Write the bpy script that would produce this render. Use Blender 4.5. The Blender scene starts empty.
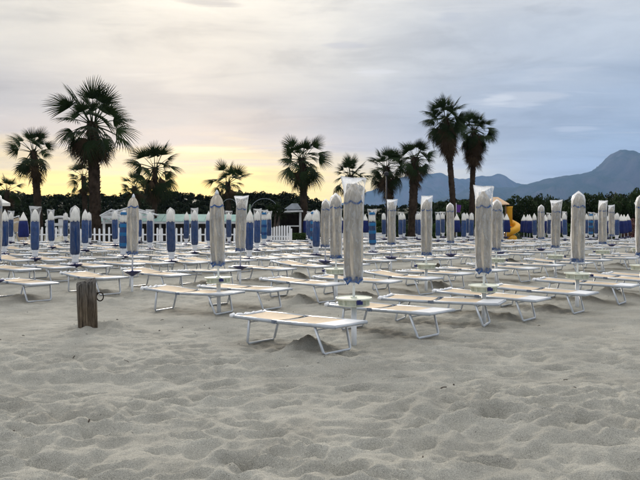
import bpy, math, random
import numpy as np
from mathutils import Vector, Matrix, Euler

R = math.radians
SC = bpy.context.scene
COL = SC.collection
F = 711.0            # focal length in pixels of a 640 px wide picture
CAMH = 1.7
HOR = 217.0

# ------------------------------------------------------------------ camera
cam_data = bpy.data.cameras.new('camera')
cam = bpy.data.objects.new('camera', cam_data)
COL.objects.link(cam)
cam.location = (0, 0, CAMH)
cam.rotation_euler = (R(90), 0, 0)
cam_data.sensor_width = 36.0
cam_data.lens = F / 640.0 * 36.0
cam_data.shift_y = -(240.0 - HOR) / 640.0
cam_data.clip_start = 0.05
cam_data.clip_end = 60000.0
SC.camera = cam

# ------------------------------------------------------------------ sky, sun, exposure
SUN_AZ = R(-11.0)     # measured from +Y towards +X: low, left of the middle, behind the wood
SUN_EL = R(13.0)
SKY_STRENGTH = 1.0
world = bpy.data.worlds.new('World')
SC.world = world
world.use_nodes = True


def s2l(c):
    out = []
    for v in c:
        v = v / 255.0
        out.append(v / 12.92 if v <= 0.04045 else ((v + 0.055) / 1.055) ** 2.4)
    return tuple(out)


def build_world():
    nt = world.node_tree
    nt.nodes.clear()
    N, L = nt.nodes, nt.links

    def n(t, **kw):
        o = N.new(t)
        for k, v in kw.items():
            setattr(o, k, v)
        return o

    def math_(op, a, b=None, c=None, clamp=False):
        m = n('ShaderNodeMath', operation=op, use_clamp=clamp)
        for i, v in enumerate((a, b, c)):
            if v is None:
                continue
            if isinstance(v, (int, float)):
                m.inputs[i].default_value = v
            else:
                L.new(v, m.inputs[i])
        return m.outputs[0]

    def mix(f, a, b, bt='MIX'):
        m = n('ShaderNodeMix', data_type='RGBA', blend_type=bt)
        if isinstance(f, (int, float)):
            m.inputs[0].default_value = f
        else:
            L.new(f, m.inputs[0])
        for i, v in ((6, a), (7, b)):
            if isinstance(v, tuple):
                m.inputs[i].default_value = (*v, 1)
            else:
                L.new(v, m.inputs[i])
        return m.outputs[2]

    def ramp(fac, stops, interp='EASE'):
        r = n('ShaderNodeValToRGB')
        r.color_ramp.interpolation = interp
        els = r.color_ramp.elements
        while len(els) < len(stops):
            els.new(0.5)
        for e, (p, c) in zip(els, stops):
            e.position = p
            e.color = (*c, 1)
        L.new(fac, r.inputs[0])
        return r.outputs[0]

    tc = n('ShaderNodeTexCoord')
    sep = n('ShaderNodeSeparateXYZ')
    L.new(tc.outputs['Generated'], sep.inputs[0])
    x, y, z = sep.outputs
    elev = math_('DIVIDE', math_('ARCSINE', z), R(90))            # 0 horizon, 1 zenith
    az = math_('ARCTAN2', x, y)                                   # 0 = +Y, positive right
    # closeness to the sunset: 1 at the sun's azimuth, 0 well away from it
    near = math_('MULTIPLY_ADD', math_('COSINE', math_('SUBTRACT', az, SUN_AZ - R(8))), 0.5, 0.5)
    near = math_('POWER', near, 14.0)
    e = math_('MAXIMUM', elev, 0.0)

    # noise lookups on a flat cloud deck (so that streaks thin out towards the horizon)
    zz = math_('MAXIMUM', z, 0.0)
    den = math_('ADD', zz, 0.06)
    cx = math_('DIVIDE', x, den)
    cy = math_('DIVIDE', y, den)
    comb = n('ShaderNodeCombineXYZ')
    L.new(cx, comb.inputs[0]); L.new(cy, comb.inputs[1])

    def noise(scale, detail, rough, off, sx=1.0, sy=1.0, dist=0.0):
        mp = n('ShaderNodeMapping')
        mp.inputs['Location'].default_value = off
        mp.inputs['Scale'].default_value = (sx, sy, 1)
        mp.inputs['Rotation'].default_value = (0, 0, R(14))
        L.new(comb.outputs[0], mp.inputs[0])
        t = n('ShaderNodeTexNoise')
        t.inputs['Scale'].default_value = scale
        t.inputs['Detail'].default_value = detail
        t.inputs['Roughness'].default_value = rough
        t.inputs['Distortion'].default_value = dist
        L.new(mp.outputs[0], t.inputs[0])
        return t.outputs[0]

    def rng(v, a, b, lo=0.0, hi=1.0):
        m = n('ShaderNodeMapRange', interpolation_type='SMOOTHSTEP')
        L.new(v, m.inputs[0])
        m.inputs[1].default_value = a; m.inputs[2].default_value = b
        m.inputs[3].default_value = lo; m.inputs[4].default_value = hi
        return m.outputs[0]

    deg = 1 / 90.0
    n_big = noise(0.55, 4, 0.5, (3.1, 1.7, 0), 1.0, 0.7, 0.4)
    # long level streaks of cloud low over the horizon
    cb = n('ShaderNodeCombineXYZ')
    L.new(math_('MULTIPLY', az, 3.2), cb.inputs[0]); L.new(math_('MULTIPLY', elev, 62.0), cb.inputs[1])
    tb = n('ShaderNodeTexNoise')
    tb.inputs['Scale'].default_value = 1.0; tb.inputs['Detail'].default_value = 6; tb.inputs['Roughness'].default_value = 0.55
    tb.inputs['Distortion'].default_value = 0.5
    L.new(cb.outputs[0], tb.inputs[0])
    warp = math_('MULTIPLY_ADD', math_('SUBTRACT', n_big, 0.5), 0.05, e)
    warp = math_('MULTIPLY_ADD', math_('SUBTRACT', tb.outputs[0], 0.5), 0.040, warp)
    warp = math_('MAXIMUM', warp, 0.0)
    sunset = ramp(warp, [(0.0, (1.45, 0.86, 0.01)), (1.6 * deg, (1.55, 1.04, 0.01)), (2.9 * deg, (1.46, 1.00, 0.05)), (4.2 * deg, (1.10, 0.80, 0.26)),
                         (6.4 * deg, (0.58, 0.49, 0.41)), (8.5 * deg, (0.50, 0.465, 0.43)), (13 * deg, (0.68, 0.635, 0.55)),
                         (18 * deg, (0.95, 0.88, 0.74)), (40 * deg, (1.3, 1.26, 1.18)), (1.0, (1.9, 1.89, 1.88))])
    away = ramp(warp, [(0.0, s2l((150, 174, 200))), (4 * deg, s2l((150, 170, 194))), (8 * deg, s2l((156, 171, 191))),
                       (13 * deg, s2l((186, 194, 204))), (18 * deg, s2l((206, 209, 212))), (34 * deg, (1.0, 1.0, 1.02)), (60 * deg, (1.55, 1.55, 1.56)), (1.0, (1.9, 1.89, 1.88))])
    base = mix(rng(near, 0.15, 0.93), away, sunset)
    # darker grey undersides and pale wisps
    n_grey = noise(1.3, 6, 0.55, (0.4, 5.2, 0), 0.55, 1.0, 0.6)
    base = mix(rng(n_grey, 0.45, 0.68, 0, 0.75), base, mix(1.0, base, (0.80, 0.81, 0.83), 'MULTIPLY'))
    n_wisp = noise(2.1, 7, 0.62, (7.7, 2.4, 0), 0.45, 1.5, 0.8)
    base = mix(rng(n_wisp, 0.57, 0.74, 0, 0.25), base, mix(0.5, base, (0.93, 0.89, 0.86)))
    # soft mottling of the cloud sheet
    cm = n('ShaderNodeCombineXYZ')
    L.new(math_('MULTIPLY', az, 6.5), cm.inputs[0]); L.new(math_('MULTIPLY', elev, 34.0), cm.inputs[1]); cm.inputs[2].default_value = 3.3
    tm = n('ShaderNodeTexNoise')
    tm.inputs['Scale'].default_value = 1.0; tm.inputs['Detail'].default_value = 7; tm.inputs['Roughness'].default_value = 0.58
    tm.inputs['Distortion'].default_value = 0.35
    L.new(cm.outputs[0], tm.inputs[0])
    base = mix(rng(tm.outputs[0], 0.50, 0.68, 0, 0.8), base, mix(1.0, base, (0.80, 0.805, 0.82), 'MULTIPLY'))
    base = mix(rng(tm.outputs[0], 0.50, 0.34, 0, 0.8), base, mix(1.0, base, (1.12, 1.11, 1.09), 'MULTIPLY'))
    # single clouds seen in the photograph, at their bearings
    def blob(xp, yp, w, h, amt, col):
        nonlocal base
        a0 = math.atan((xp - 320) / F); e0 = math.atan((HOR - yp) / F * math.cos(a0)) / R(90)
        u = math_('DIVIDE', math_('SUBTRACT', az, a0), w / F)
        v = math_('DIVIDE', math_('SUBTRACT', elev, e0), h / F / R(90))
        v = math_('MULTIPLY_ADD', math_('SUBTRACT', tb.outputs[0], 0.5), 2.2, v)
        d = math_('ADD', math_('MULTIPLY', u, u), math_('MULTIPLY', v, v))
        d = math_('MULTIPLY_ADD', math_('SUBTRACT', n_wisp, 0.5), 5.5, d)
        base = mix(rng(d, 1.25, 0.0, 0.0, amt), base, col)
    blob(528, 97, 44, 8, 0.42, (0.66, 0.68, 0.72))
    blob(500, 99, 14, 4, 0.5, (0.68, 0.70, 0.73))
    blob(574, 130, 24, 4, 0.4, (0.58, 0.63, 0.72))
    blob(372, 71, 22, 5, 0.5, (0.72, 0.72, 0.74))
    blob(348, 45, 26, 5, 0.5, (0.44, 0.45, 0.50))
    blob(452, 15, 16, 10, 0.4, (0.44, 0.47, 0.54))
    blob(208, 1, 34, 5, 0.6, (0.40, 0.38, 0.37))
    blob(205, 150, 60, 4, 0.75, (1.05, 0.84, 0.48))
    blob(240, 163, 70, 4, 0.5, (0.62, 0.52, 0.42))
    # the clear sky above the cloud deck shows through a little
    sky = n('ShaderNodeTexSky', sky_type='NISHITA')
    sky.sun_disc = False
    sky.sun_elevation = SUN_EL
    sky.sun_rotation = SUN_AZ
    sky.altitude = 5
    skyc = mix(1.0, sky.outputs[0], (0.12, 0.12, 0.12), 'MULTIPLY')
    out = mix(0.93, skyc, base)
    bg = n('ShaderNodeBackground')
    bg.inputs[1].default_value = SKY_STRENGTH
    L.new(out, bg.inputs[0])
    wo = n('ShaderNodeOutputWorld')
    L.new(bg.outputs[0], wo.inputs[0])


build_world()
sun_data = bpy.data.lights.new('sun', 'SUN')
sun_data.energy = 3.8
sun_data.angle = R(16)
sun_data.color = (1.0, 0.90, 0.77)
sun = bpy.data.objects.new('sun', sun_data)
COL.objects.link(sun)
sd = Vector((math.sin(SUN_AZ) * math.cos(SUN_EL), math.cos(SUN_AZ) * math.cos(SUN_EL), math.sin(SUN_EL)))
sun.rotation_euler = (-sd).to_track_quat('-Z', 'Y').to_euler()
vs = SC.view_settings
vs.view_transform = 'Standard'
vs.look = 'None'
vs.exposure = 0.12
vs.gamma = 1.0
SC.cycles.transparent_max_bounces = 24
SC.cycles.max_bounces = 6
SC.cycles.volume_bounces = 1

rnd = random.Random(11)
nrs = np.random.RandomState(5)


def px(xp, yp, Y):
    """a point at depth Y whose direction from the camera is picture point (xp, yp)"""
    return ((xp - 320.0) / F * Y, Y, CAMH + (HOR - yp) / F * Y)


# ------------------------------------------------------------------ materials
MATS = {}


def mat(name, color, rough=0.7, metal=0.0, vary=0.0, scale=6.0, bump=0.0, bscale=40.0, color2=None, stretch=(1, 1, 1),
        spec=0.4, obj_var=0.0, translucent=0.0):
    m = bpy.data.materials.new(name)
    m.use_nodes = True
    nt = m.node_tree
    N, L = nt.nodes, nt.links
    b = N['Principled BSDF']
    b.inputs['Roughness'].default_value = rough
    b.inputs['Metallic'].default_value = metal
    b.inputs['Specular IOR Level'].default_value = spec
    b.inputs['Base Color'].default_value = (*color, 1)
    tc = N.new('ShaderNodeTexCoord')
    mp = N.new('ShaderNodeMapping')
    mp.inputs['Scale'].default_value = stretch
    L.new(tc.outputs['Object'], mp.inputs[0])
    last = None
    if vary or color2:
        t = N.new('ShaderNodeTexNoise')
        t.inputs['Scale'].default_value = scale
        t.inputs['Detail'].default_value = 5
        L.new(mp.outputs[0], t.inputs[0])
        mx = N.new('ShaderNodeMix'); mx.data_type = 'RGBA'
        c2 = color2 or tuple(max(0, v * (1 - vary)) for v in color)
        c1 = color if color2 else tuple(min(1, v * (1 + vary)) for v in color)
        mx.inputs[6].default_value = (*c1, 1)
        mx.inputs[7].default_value = (*c2, 1)
        mr = N.new('ShaderNodeMapRange')
        mr.inputs[1].default_value = 0.34; mr.inputs[2].default_value = 0.66
        L.new(t.outputs[0], mr.inputs[0])
        L.new(mr.outputs[0], mx.inputs[0])
        last = mx.outputs[2]
    if obj_var:
        oi = N.new('ShaderNodeObjectInfo')
        hsv = N.new('ShaderNodeHueSaturation')
        mr = N.new('ShaderNodeMapRange')
        mr.inputs[3].default_value = 1 - obj_var; mr.inputs[4].default_value = 1 + obj_var
        L.new(oi.outputs['Random'], mr.inputs[0])
        L.new(mr.outputs[0], hsv.inputs['Value'])
        if last:
            L.new(last, hsv.inputs['Color'])
        else:
            hsv.inputs['Color'].default_value = (*color, 1)
        last = hsv.outputs[0]
    if last:
        L.new(last, b.inputs['Base Color'])
    if bump:
        t = N.new('ShaderNodeTexNoise')
        t.inputs['Scale'].default_value = bscale
        t.inputs['Detail'].default_value = 4
        L.new(mp.outputs[0], t.inputs[0])
        bp = N.new('ShaderNodeBump')
        bp.inputs['Strength'].default_value = bump
        bp.inputs['Distance'].default_value = 0.02
        L.new(t.outputs[0], bp.inputs['Height'])
        L.new(bp.outputs[0], b.inputs['Normal'])
    if translucent:
        out = N['Material Output']
        tr = N.new('ShaderNodeBsdfTranslucent')
        if last:
            L.new(last, tr.inputs[0])
        else:
            tr.inputs[0].default_value = (*color, 1)
        ms = N.new('ShaderNodeMixShader')
        ms.inputs[0].default_value = translucent
        L.new(b.outputs[0], ms.inputs[1]); L.new(tr.outputs[0], ms.inputs[2])
        L.new(ms.outputs[0], out.inputs[0])
    MATS[name] = m
    return m


mat('aluminium', (0.60, 0.63, 0.66), 0.38, 0.35, vary=0.10, scale=9)
mat('rail_paint', (0.42, 0.45, 0.48), 0.42, 0.15, vary=0.10, scale=7)
mat('beige_canvas', (0.53, 0.425, 0.30), 0.85, vary=0.09, scale=5, bump=0.15, bscale=220, obj_var=0.10)
mat('white_canvas', (0.64, 0.65, 0.66), 0.8, vary=0.06, scale=5, bump=0.15, bscale=160, obj_var=0.06)
mat('hinge_plastic', (0.16, 0.19, 0.24), 0.5)
mat('white_cloth', (0.78, 0.79, 0.80), 0.85, vary=0.06)
mat('parasol_beige', (0.47, 0.42, 0.345), 0.9, vary=0.30, scale=16, bump=0.8, bscale=26, stretch=(1, 1, 0.16), obj_var=0.08)
mat('parasol_blue', (0.001, 0.032, 0.130), 0.75, vary=0.25, scale=8, bump=0.3, bscale=30, obj_var=0.25)
mat('parasol_navy', (0.003, 0.011, 0.085), 0.85, vary=0.2, scale=8, obj_var=0.2)
mat('parasol_white', (0.74, 0.72, 0.66), 0.85, vary=0.08, bump=0.2, bscale=30)
mat('parasol_turquoise', (0.005, 0.12, 0.29), 0.7, vary=0.1)
mat('trim_blue', (0.020, 0.075, 0.23), 0.7, vary=0.2, scale=30)
mat('pole_white', (0.76, 0.78, 0.80), 0.4, vary=0.05)
mat('tray_cream', (0.70, 0.72, 0.60), 0.5, vary=0.06)
mat('tray_navy', (0.012, 0.016, 0.10), 0.35)
mat('white_paint', (0.80, 0.81, 0.82), 0.6, vary=0.06, scale=3)
mat('aged_white', (0.52, 0.53, 0.53), 0.7, vary=0.15, scale=3)
mat('mint_roof', (0.26, 0.42, 0.37), 0.6, vary=0.12, scale=2)
mat('teal_roof', (0.06, 0.16, 0.13), 0.7, vary=0.2, scale=2)
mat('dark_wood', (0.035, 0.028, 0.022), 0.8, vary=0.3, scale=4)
mat('brown_wood', (0.16, 0.10, 0.06), 0.8, vary=0.3, scale=4)
mat('slate_roof', (0.16, 0.18, 0.20), 0.8, vary=0.2, scale=3)
mat('dark_metal', (0.03, 0.03, 0.035), 0.5, 0.6)
mat('rust_iron', (0.035, 0.024, 0.018), 0.8, 0.5, vary=0.4, scale=60)
mat('slide_yellow', (0.72, 0.36, 0.02), 0.4, vary=0.06)
mat('play_red', (0.50, 0.03, 0.03), 0.5, vary=0.1)
mat('play_tan', (0.70, 0.48, 0.30), 0.7, vary=0.1)
mat('flag_purple', (0.10, 0.03, 0.22), 0.8, vary=0.2)
mat('frond_green', (0.019, 0.033, 0.012), 0.6, vary=0.35, scale=1.2, obj_var=0.30, translucent=0.16, spec=0.08)
mat('frond_dead', (0.062, 0.042, 0.025), 0.9, vary=0.35, scale=2, obj_var=0.25, spec=0.08)
mat('palm_bark', (0.040, 0.029, 0.021), 0.95, vary=0.4, scale=3, bump=0.8, bscale=14, spec=0.08)
mat('palm_bark_smooth', (0.22, 0.14, 0.09), 0.9, vary=0.3, scale=3, bump=0.6, bscale=14, stretch=(1, 1, 3), spec=0.08)
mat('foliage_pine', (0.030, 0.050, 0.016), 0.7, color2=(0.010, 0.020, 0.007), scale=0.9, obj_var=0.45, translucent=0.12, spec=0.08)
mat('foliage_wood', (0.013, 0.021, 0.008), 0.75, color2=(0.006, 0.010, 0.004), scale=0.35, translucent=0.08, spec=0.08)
mat('foliage_hedge', (0.060, 0.105, 0.030), 0.7, color2=(0.022, 0.045, 0.015), scale=1.3, obj_var=0.2, translucent=0.15, spec=0.08)
mat('foliage_red', (0.16, 0.06, 0.05), 0.7, color2=(0.07, 0.03, 0.03), scale=1.3)
mat('bark', (0.06, 0.045, 0.035), 0.9, vary=0.3, scale=4)
mat('cactus', (0.16, 0.22, 0.16), 0.7, vary=0.2)
mat('heap_cover', (0.55, 0.52, 0.42), 0.7, vary=0.15, bump=0.5, bscale=12)


def post_material():
    m = bpy.data.materials.new('weathered_post')
    m.use_nodes = True
    nt = m.node_tree; N, L = nt.nodes, nt.links
    b = N['Principled BSDF']
    b.inputs['Roughness'].default_value = 0.95
    b.inputs['Specular IOR Level'].default_value = 0.15
    tc = N.new('ShaderNodeTexCoord')
    mp = N.new('ShaderNodeMapping'); mp.inputs['Scale'].default_value = (1, 1, 0.09)
    L.new(tc.outputs['Object'], mp.inputs[0])
    t = N.new('ShaderNodeTexNoise'); t.inputs['Scale'].default_value = 34; t.inputs['Detail'].default_value = 7
    t.inputs['Roughness'].default_value = 0.7
    L.new(mp.outputs[0], t.inputs[0])
    r = N.new('ShaderNodeValToRGB')
    r.color_ramp.elements[0].position = 0.34; r.color_ramp.elements[0].color = (0.016, 0.011, 0.008, 1)
    r.color_ramp.elements[1].position = 0.68; r.color_ramp.elements[1].color = (0.21, 0.165, 0.115, 1)
    L.new(t.outputs[0], r.inputs[0])
    # weather-bleached grey head of the post
    sp = N.new('ShaderNodeSeparateXYZ'); L.new(tc.outputs['Object'], sp.inputs[0])
    t2 = N.new('ShaderNodeTexNoise'); t2.inputs['Scale'].default_value = 9
    L.new(tc.outputs['Object'], t2.inputs[0])
    ad = N.new('ShaderNodeMath'); ad.operation = 'MULTIPLY_ADD'; ad.inputs[1].default_value = 0.35
    L.new(t2.outputs[0], ad.inputs[0]); L.new(sp.outputs[2], ad.inputs[2])
    mr = N.new('ShaderNodeMapRange'); mr.inputs[1].default_value = 0.55; mr.inputs[2].default_value = 0.98
    L.new(ad.outputs[0], mr.inputs[0])
    hs = N.new('ShaderNodeHueSaturation'); hs.inputs['Saturation'].default_value = 0.25; hs.inputs['Value'].default_value = 1.0
    L.new(r.outputs[0], hs.inputs['Color'])
    mx = N.new('ShaderNodeMix'); mx.data_type = 'RGBA'
    L.new(mr.outputs[0], mx.inputs[0]); L.new(r.outputs[0], mx.inputs[6]); L.new(hs.outputs[0], mx.inputs[7])
    L.new(mx.outputs[2], b.inputs['Base Color'])
    bp = N.new('ShaderNodeBump'); bp.inputs['Strength'].default_value = 0.9; bp.inputs['Distance'].default_value = 0.02
    L.new(t.outputs[0], bp.inputs['Height']); L.new(bp.outputs[0], b.inputs['Normal'])
    MATS['weathered_post'] = m


post_material()


def plastic_material(name, lo, hi, fk):
    m = bpy.data.materials.new(name)
    m.use_nodes = True
    nt = m.node_tree; N, L = nt.nodes, nt.links
    b = N['Principled BSDF']
    b.inputs['Base Color'].default_value = (0.80, 0.83, 0.87, 1)
    b.inputs['Roughness'].default_value = 0.32
    tc = N.new('ShaderNodeTexCoord')
    mp = N.new('ShaderNodeMapping'); mp.inputs['Scale'].default_value = (1, 1, 0.35)
    L.new(tc.outputs['Object'], mp.inputs[0])
    t = N.new('ShaderNodeTexNoise'); t.inputs['Scale'].default_value = 24; t.inputs['Detail'].default_value = 6
    t.inputs['Distortion'].default_value = 0.8
    L.new(mp.outputs[0], t.inputs[0])
    bp = N.new('ShaderNodeBump'); bp.inputs['Strength'].default_value = 1.0; bp.inputs['Distance'].default_value = 0.03
    L.new(t.outputs[0], bp.inputs['Height']); L.new(bp.outputs[0], b.inputs['Normal'])
    mr = N.new('ShaderNodeMapRange')
    mr.inputs[1].default_value = 0.35; mr.inputs[2].default_value = 0.7
    mr.inputs[3].default_value = lo; mr.inputs[4].default_value = hi
    L.new(t.outputs[0], mr.inputs[0])
    fr = N.new('ShaderNodeFresnel'); fr.inputs[0].default_value = 1.5
    mxm = N.new('ShaderNodeMath'); mxm.operation = 'MULTIPLY_ADD'; mxm.use_clamp = True; mxm.inputs[1].default_value = fk
    L.new(fr.outputs[0], mxm.inputs[0]); L.new(mr.outputs[0], mxm.inputs[2])
    tl = N.new('ShaderNodeBsdfTranslucent'); tl.inputs[0].default_value = (0.8, 0.83, 0.87, 1)
    m1 = N.new('ShaderNodeMixShader'); m1.inputs[0].default_value = 0.4
    L.new(b.outputs[0], m1.inputs[1]); L.new(tl.outputs[0], m1.inputs[2])
    tp = N.new('ShaderNodeBsdfTransparent')
    ms = N.new('ShaderNodeMixShader')
    L.new(mxm.outputs[0], ms.inputs[0]); L.new(tp.outputs[0], ms.inputs[1]); L.new(m1.outputs[0], ms.inputs[2])
    L.new(ms.outputs[0], N['Material Output'].inputs[0])
    MATS[name] = m


plastic_material('clear_plastic', 0.06, 0.42, 0.8)
plastic_material('thin_plastic', 0.01, 0.12, 0.4)


def sand_material():
    m = bpy.data.materials.new('sand')
    m.use_nodes = True
    nt = m.node_tree; N, L = nt.nodes, nt.links
    b = N['Principled BSDF']
    b.inputs['Roughness'].default_value = 0.95
    b.inputs['Specular IOR Level'].default_value = 0.15
    geo = N.new('ShaderNodeNewGeometry')

    def noise(scale, detail, rough=0.55, st=(1, 1, 1)):
        mp = N.new('ShaderNodeMapping'); mp.inputs['Scale'].default_value = st
        L.new(geo.outputs['Position'], mp.inputs[0])
        t = N.new('ShaderNodeTexNoise'); t.inputs['Scale'].default_value = scale
        t.inputs['Detail'].default_value = detail; t.inputs['Roughness'].default_value = rough
        L.new(mp.outputs[0], t.inputs[0])
        return t.outputs[0]

    def ramp(v, stops):
        r = N.new('ShaderNodeValToRGB')
        e = r.color_ramp.elements
        while len(e) < len(stops):
            e.new(0.5)
        for q, (p, c) in zip(e, stops):
            q.position = p; q.color = (*c, 1)
        L.new(v, r.inputs[0])
        return r.outputs[0]

    def mix(f, a, c, bt='MIX'):
        x = N.new('ShaderNodeMix'); x.data_type = 'RGBA'; x.blend_type = bt
        if isinstance(f, float):
            x.inputs[0].default_value = f
        else:
            L.new(f, x.inputs[0])
        for i, v in ((6, a), (7, c)):
            if isinstance(v, tuple):
                x.inputs[i].default_value = (*v, 1)
            else:
                L.new(v, x.inputs[i])
        return x.outputs[2]

    base = ramp(noise(1.6, 6), [(0.3, (0.270, 0.263, 0.230)), (0.7, (0.365, 0.357, 0.315))])
    grain = noise(260, 3, 0.7)
    base = mix(1.0, base, ramp(grain, [(0.30, (0.30, 0.30, 0.31)), (0.5, (0.96, 0.96, 0.96)), (0.72, (1.65, 1.63, 1.58))]), 'MULTIPLY')
    fine = noise(70, 4, 0.7)
    base = mix(1.0, base, ramp(fine, [(0.3, (0.84, 0.84, 0.84)), (0.7, (1.12, 1.12, 1.11))]), 'MULTIPLY')
    speck = noise(46, 2, 0.5)
    base = mix(ramp(speck, [(0.735, (0, 0, 0)), (0.76, (1, 1, 1))]), base, (0.06, 0.055, 0.045))
    # trampled earth and grass behind the beach
    sp = N.new('ShaderNodeSeparateXYZ'); L.new(geo.outputs['Position'], sp.inputs[0])
    w = noise(0.25, 3)
    ad = N.new('ShaderNodeMath'); ad.operation = 'MULTIPLY_ADD'; ad.inputs[1].default_value = 8
    L.new(w, ad.inputs[0]); L.new(sp.outputs[1], ad.inputs[2])
    mr = N.new('ShaderNodeMapRange'); mr.inputs[1].default_value = 54.0; mr.inputs[2].default_value = 60.0
    L.new(ad.outputs[0], mr.inputs[0])
    grass = ramp(noise(0.9, 6), [(0.35, (0.020, 0.028, 0.010)), (0.65, (0.045, 0.05, 0.022))])
    base = mix(mr.outputs[0], base, grass)
    L.new(base, b.inputs['Base Color'])
    bp0 = N.new('ShaderNodeBump'); bp0.inputs['Strength'].default_value = 0.6; bp0.inputs['Distance'].default_value = 0.03
    L.new(noise(19, 5, 0.6), bp0.inputs['Height'])
    bp = N.new('ShaderNodeBump'); bp.inputs['Strength'].default_value = 0.6; bp.inputs['Distance'].default_value = 0.012
    L.new(fine, bp.inputs['Height']); L.new(bp0.outputs[0], bp.inputs['Normal'])
    bp2 = N.new('ShaderNodeBump'); bp2.inputs['Strength'].default_value = 0.45; bp2.inputs['Distance'].default_value = 0.004
    L.new(grain, bp2.inputs['Height']); L.new(bp.outputs[0], bp2.inputs['Normal'])
    L.new(bp2.outputs[0], b.inputs['Normal'])
    MATS['sand'] = m


sand_material()


def mountain_material():
    m = bpy.data.materials.new('mountain_rock')
    m.use_nodes = True
    nt = m.node_tree; N, L = nt.nodes, nt.links
    b = N['Principled BSDF']; b.inputs['Roughness'].default_value = 1.0; b.inputs['Specular IOR Level'].default_value = 0.0
    geo = N.new('ShaderNodeNewGeometry')
    t = N.new('ShaderNodeTexNoise'); t.inputs['Scale'].default_value = 0.004; t.inputs['Detail'].default_value = 8
    t.inputs['Roughness'].default_value = 0.65
    L.new(geo.outputs['Position'], t.inputs[0])
    sp = N.new('ShaderNodeSeparateXYZ'); L.new(geo.outputs['Normal'], sp.inputs[0])
    sub = N.new('ShaderNodeMath'); sub.operation = 'MULTIPLY_ADD'; sub.inputs[1].default_value = -0.5
    L.new(sp.outputs[2], sub.inputs[0]); L.new(t.outputs[0], sub.inputs[2])
    r = N.new('ShaderNodeValToRGB')
    r.color_ramp.elements[0].position = 0.02; r.color_ramp.elements[0].color = (0.035, 0.05, 0.03, 1)
    r.color_ramp.elements[1].position = 0.30; r.color_ramp.elements[1].color = (0.085, 0.085, 0.075, 1)
    L.new(sub.outputs[0], r.inputs[0])
    L.new(r.outputs[0], b.inputs['Base Color'])
    MATS['mountain_rock'] = m


mountain_material()


# ------------------------------------------------------------------ mesh helpers
class MB:
    def __init__(self):
        self.v = []; self.f = []

    def box(self, c, s, rz=0.0, ry=0.0, rx=0.0):
        b = len(self.v)
        M = Euler((rx, ry, rz)).to_matrix()
        for dx in (-1, 1):
            for dy in (-1, 1):
                for dz in (-1, 1):
                    p = M @ Vector((dx * s[0] / 2, dy * s[1] / 2, dz * s[2] / 2))
                    self.v.append((c[0] + p.x, c[1] + p.y, c[2] + p.z))
        for q in ((0, 1, 3, 2), (4, 6, 7, 5), (0, 4, 5, 1), (2, 3, 7, 6), (0, 2, 6, 4), (1, 5, 7, 3)):
            self.f.append(tuple(b + i for i in q))
        return self

    def tube(self, pts, r, n=8, cap=True, flat=1.0):
        pts = [Vector(p) for p in pts]
        rs = r if isinstance(r, (list, tuple)) else [r] * len(pts)
        b0 = len(self.v)
        up = Vector((0, 0, 1))
        for i, p in enumerate(pts):
            a = pts[max(i - 1, 0)]; c = pts[min(i + 1, len(pts) - 1)]
            t = (c - a).normalized()
            u = up if abs(t.z) < 0.95 else Vector((0, 1, 0))
            s = t.cross(u).normalized(); w = s.cross(t).normalized()
            for k in range(n):
                an = 2 * math.pi * k / n
                q = p + s * (math.cos(an) * rs[i]) + w * (math.sin(an) * rs[i] * flat)
                self.v.append(tuple(q))
        for i in range(len(pts) - 1):
            for k in range(n):
                a = b0 + i * n + k; b = b0 + i * n + (k + 1) % n
                self.f.append((a, b, b + n, a + n))
        if cap:
            self.f.append(tuple(b0 + k for k in range(n))[::-1])
            e = b0 + (len(pts) - 1) * n
            self.f.append(tuple(e + k for k in range(n)))
        return self

    def lathe(self, prof, n=24, fn=None, c=(0, 0, 0), cap=True):
        """prof: list of (r, z); fn(theta, i, r, z) -> (x, y, z)"""
        b0 = len(self.v)
        for i, (r, z) in enumerate(prof):
            for k in range(n):
                an = 2 * math.pi * k / n
                if fn:
                    q = fn(an, i, r, z)
                else:
                    q = (r * math.cos(an), r * math.sin(an), z)
                self.v.append((c[0] + q[0], c[1] + q[1], c[2] + q[2]))
        for i in range(len(prof) - 1):
            for k in range(n):
                a = b0 + i * n + k; b = b0 + i * n + (k + 1) % n
                self.f.append((a, b, b + n, a + n))
        if cap:
            self.f.append(tuple(b0 + k for k in range(n))[::-1])
            e = b0 + (len(prof) - 1) * n
            self.f.append(tuple(e + k for k in range(n)))
        return self

    def grid(self, P):
        """P: rows of points"""
        b0 = len(self.v); nr = len(P); nc = len(P[0])
        for row in P:
            self.v.extend(tuple(p) for p in row)
        for i in range(nr - 1):
            for j in range(nc - 1):
                a = b0 + i * nc + j
                self.f.append((a, a + 1, a + nc + 1, a + nc))
        return self

    def poly(self, pts):
        b0 = len(self.v)
        self.v.extend(tuple(p) for p in pts)
        self.f.append(tuple(range(b0, b0 + len(pts))))
        return self

    def mesh(self, name, material, smooth=False):
        me = bpy.data.meshes.new(name)
        me.from_pydata(self.v, [], self.f)
        me.materials.append(MATS[material])
        if smooth:
            me.polygons.foreach_set('use_smooth', [True] * len(me.polygons))
        me.update()
        return me


def obj(name, me, parent=None, loc=(0, 0, 0), rot=(0, 0, 0), scale=None):
    o = bpy.data.objects.new(name, me)
    COL.objects.link(o)
    o.location = loc
    o.rotation_euler = rot
    if scale is not None:
        o.scale = (scale,) * 3 if isinstance(scale, (int, float)) else scale
    if parent:
        o.parent = parent
    return o


def thing(name, label, cat, loc=(0, 0, 0), rz=0.0, group=None):
    o = obj(name, None, None, loc, (0, 0, rz))
    o.empty_display_size = 0.2
    o['label'] = label; o['category'] = cat
    if group:
        o['group'] = group
    return o


def struct(o, kind='structure', label=None, cat=None):
    o['kind'] = kind
    if label:
        o['label'] = label
    if cat:
        o['category'] = cat
    return o


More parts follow.
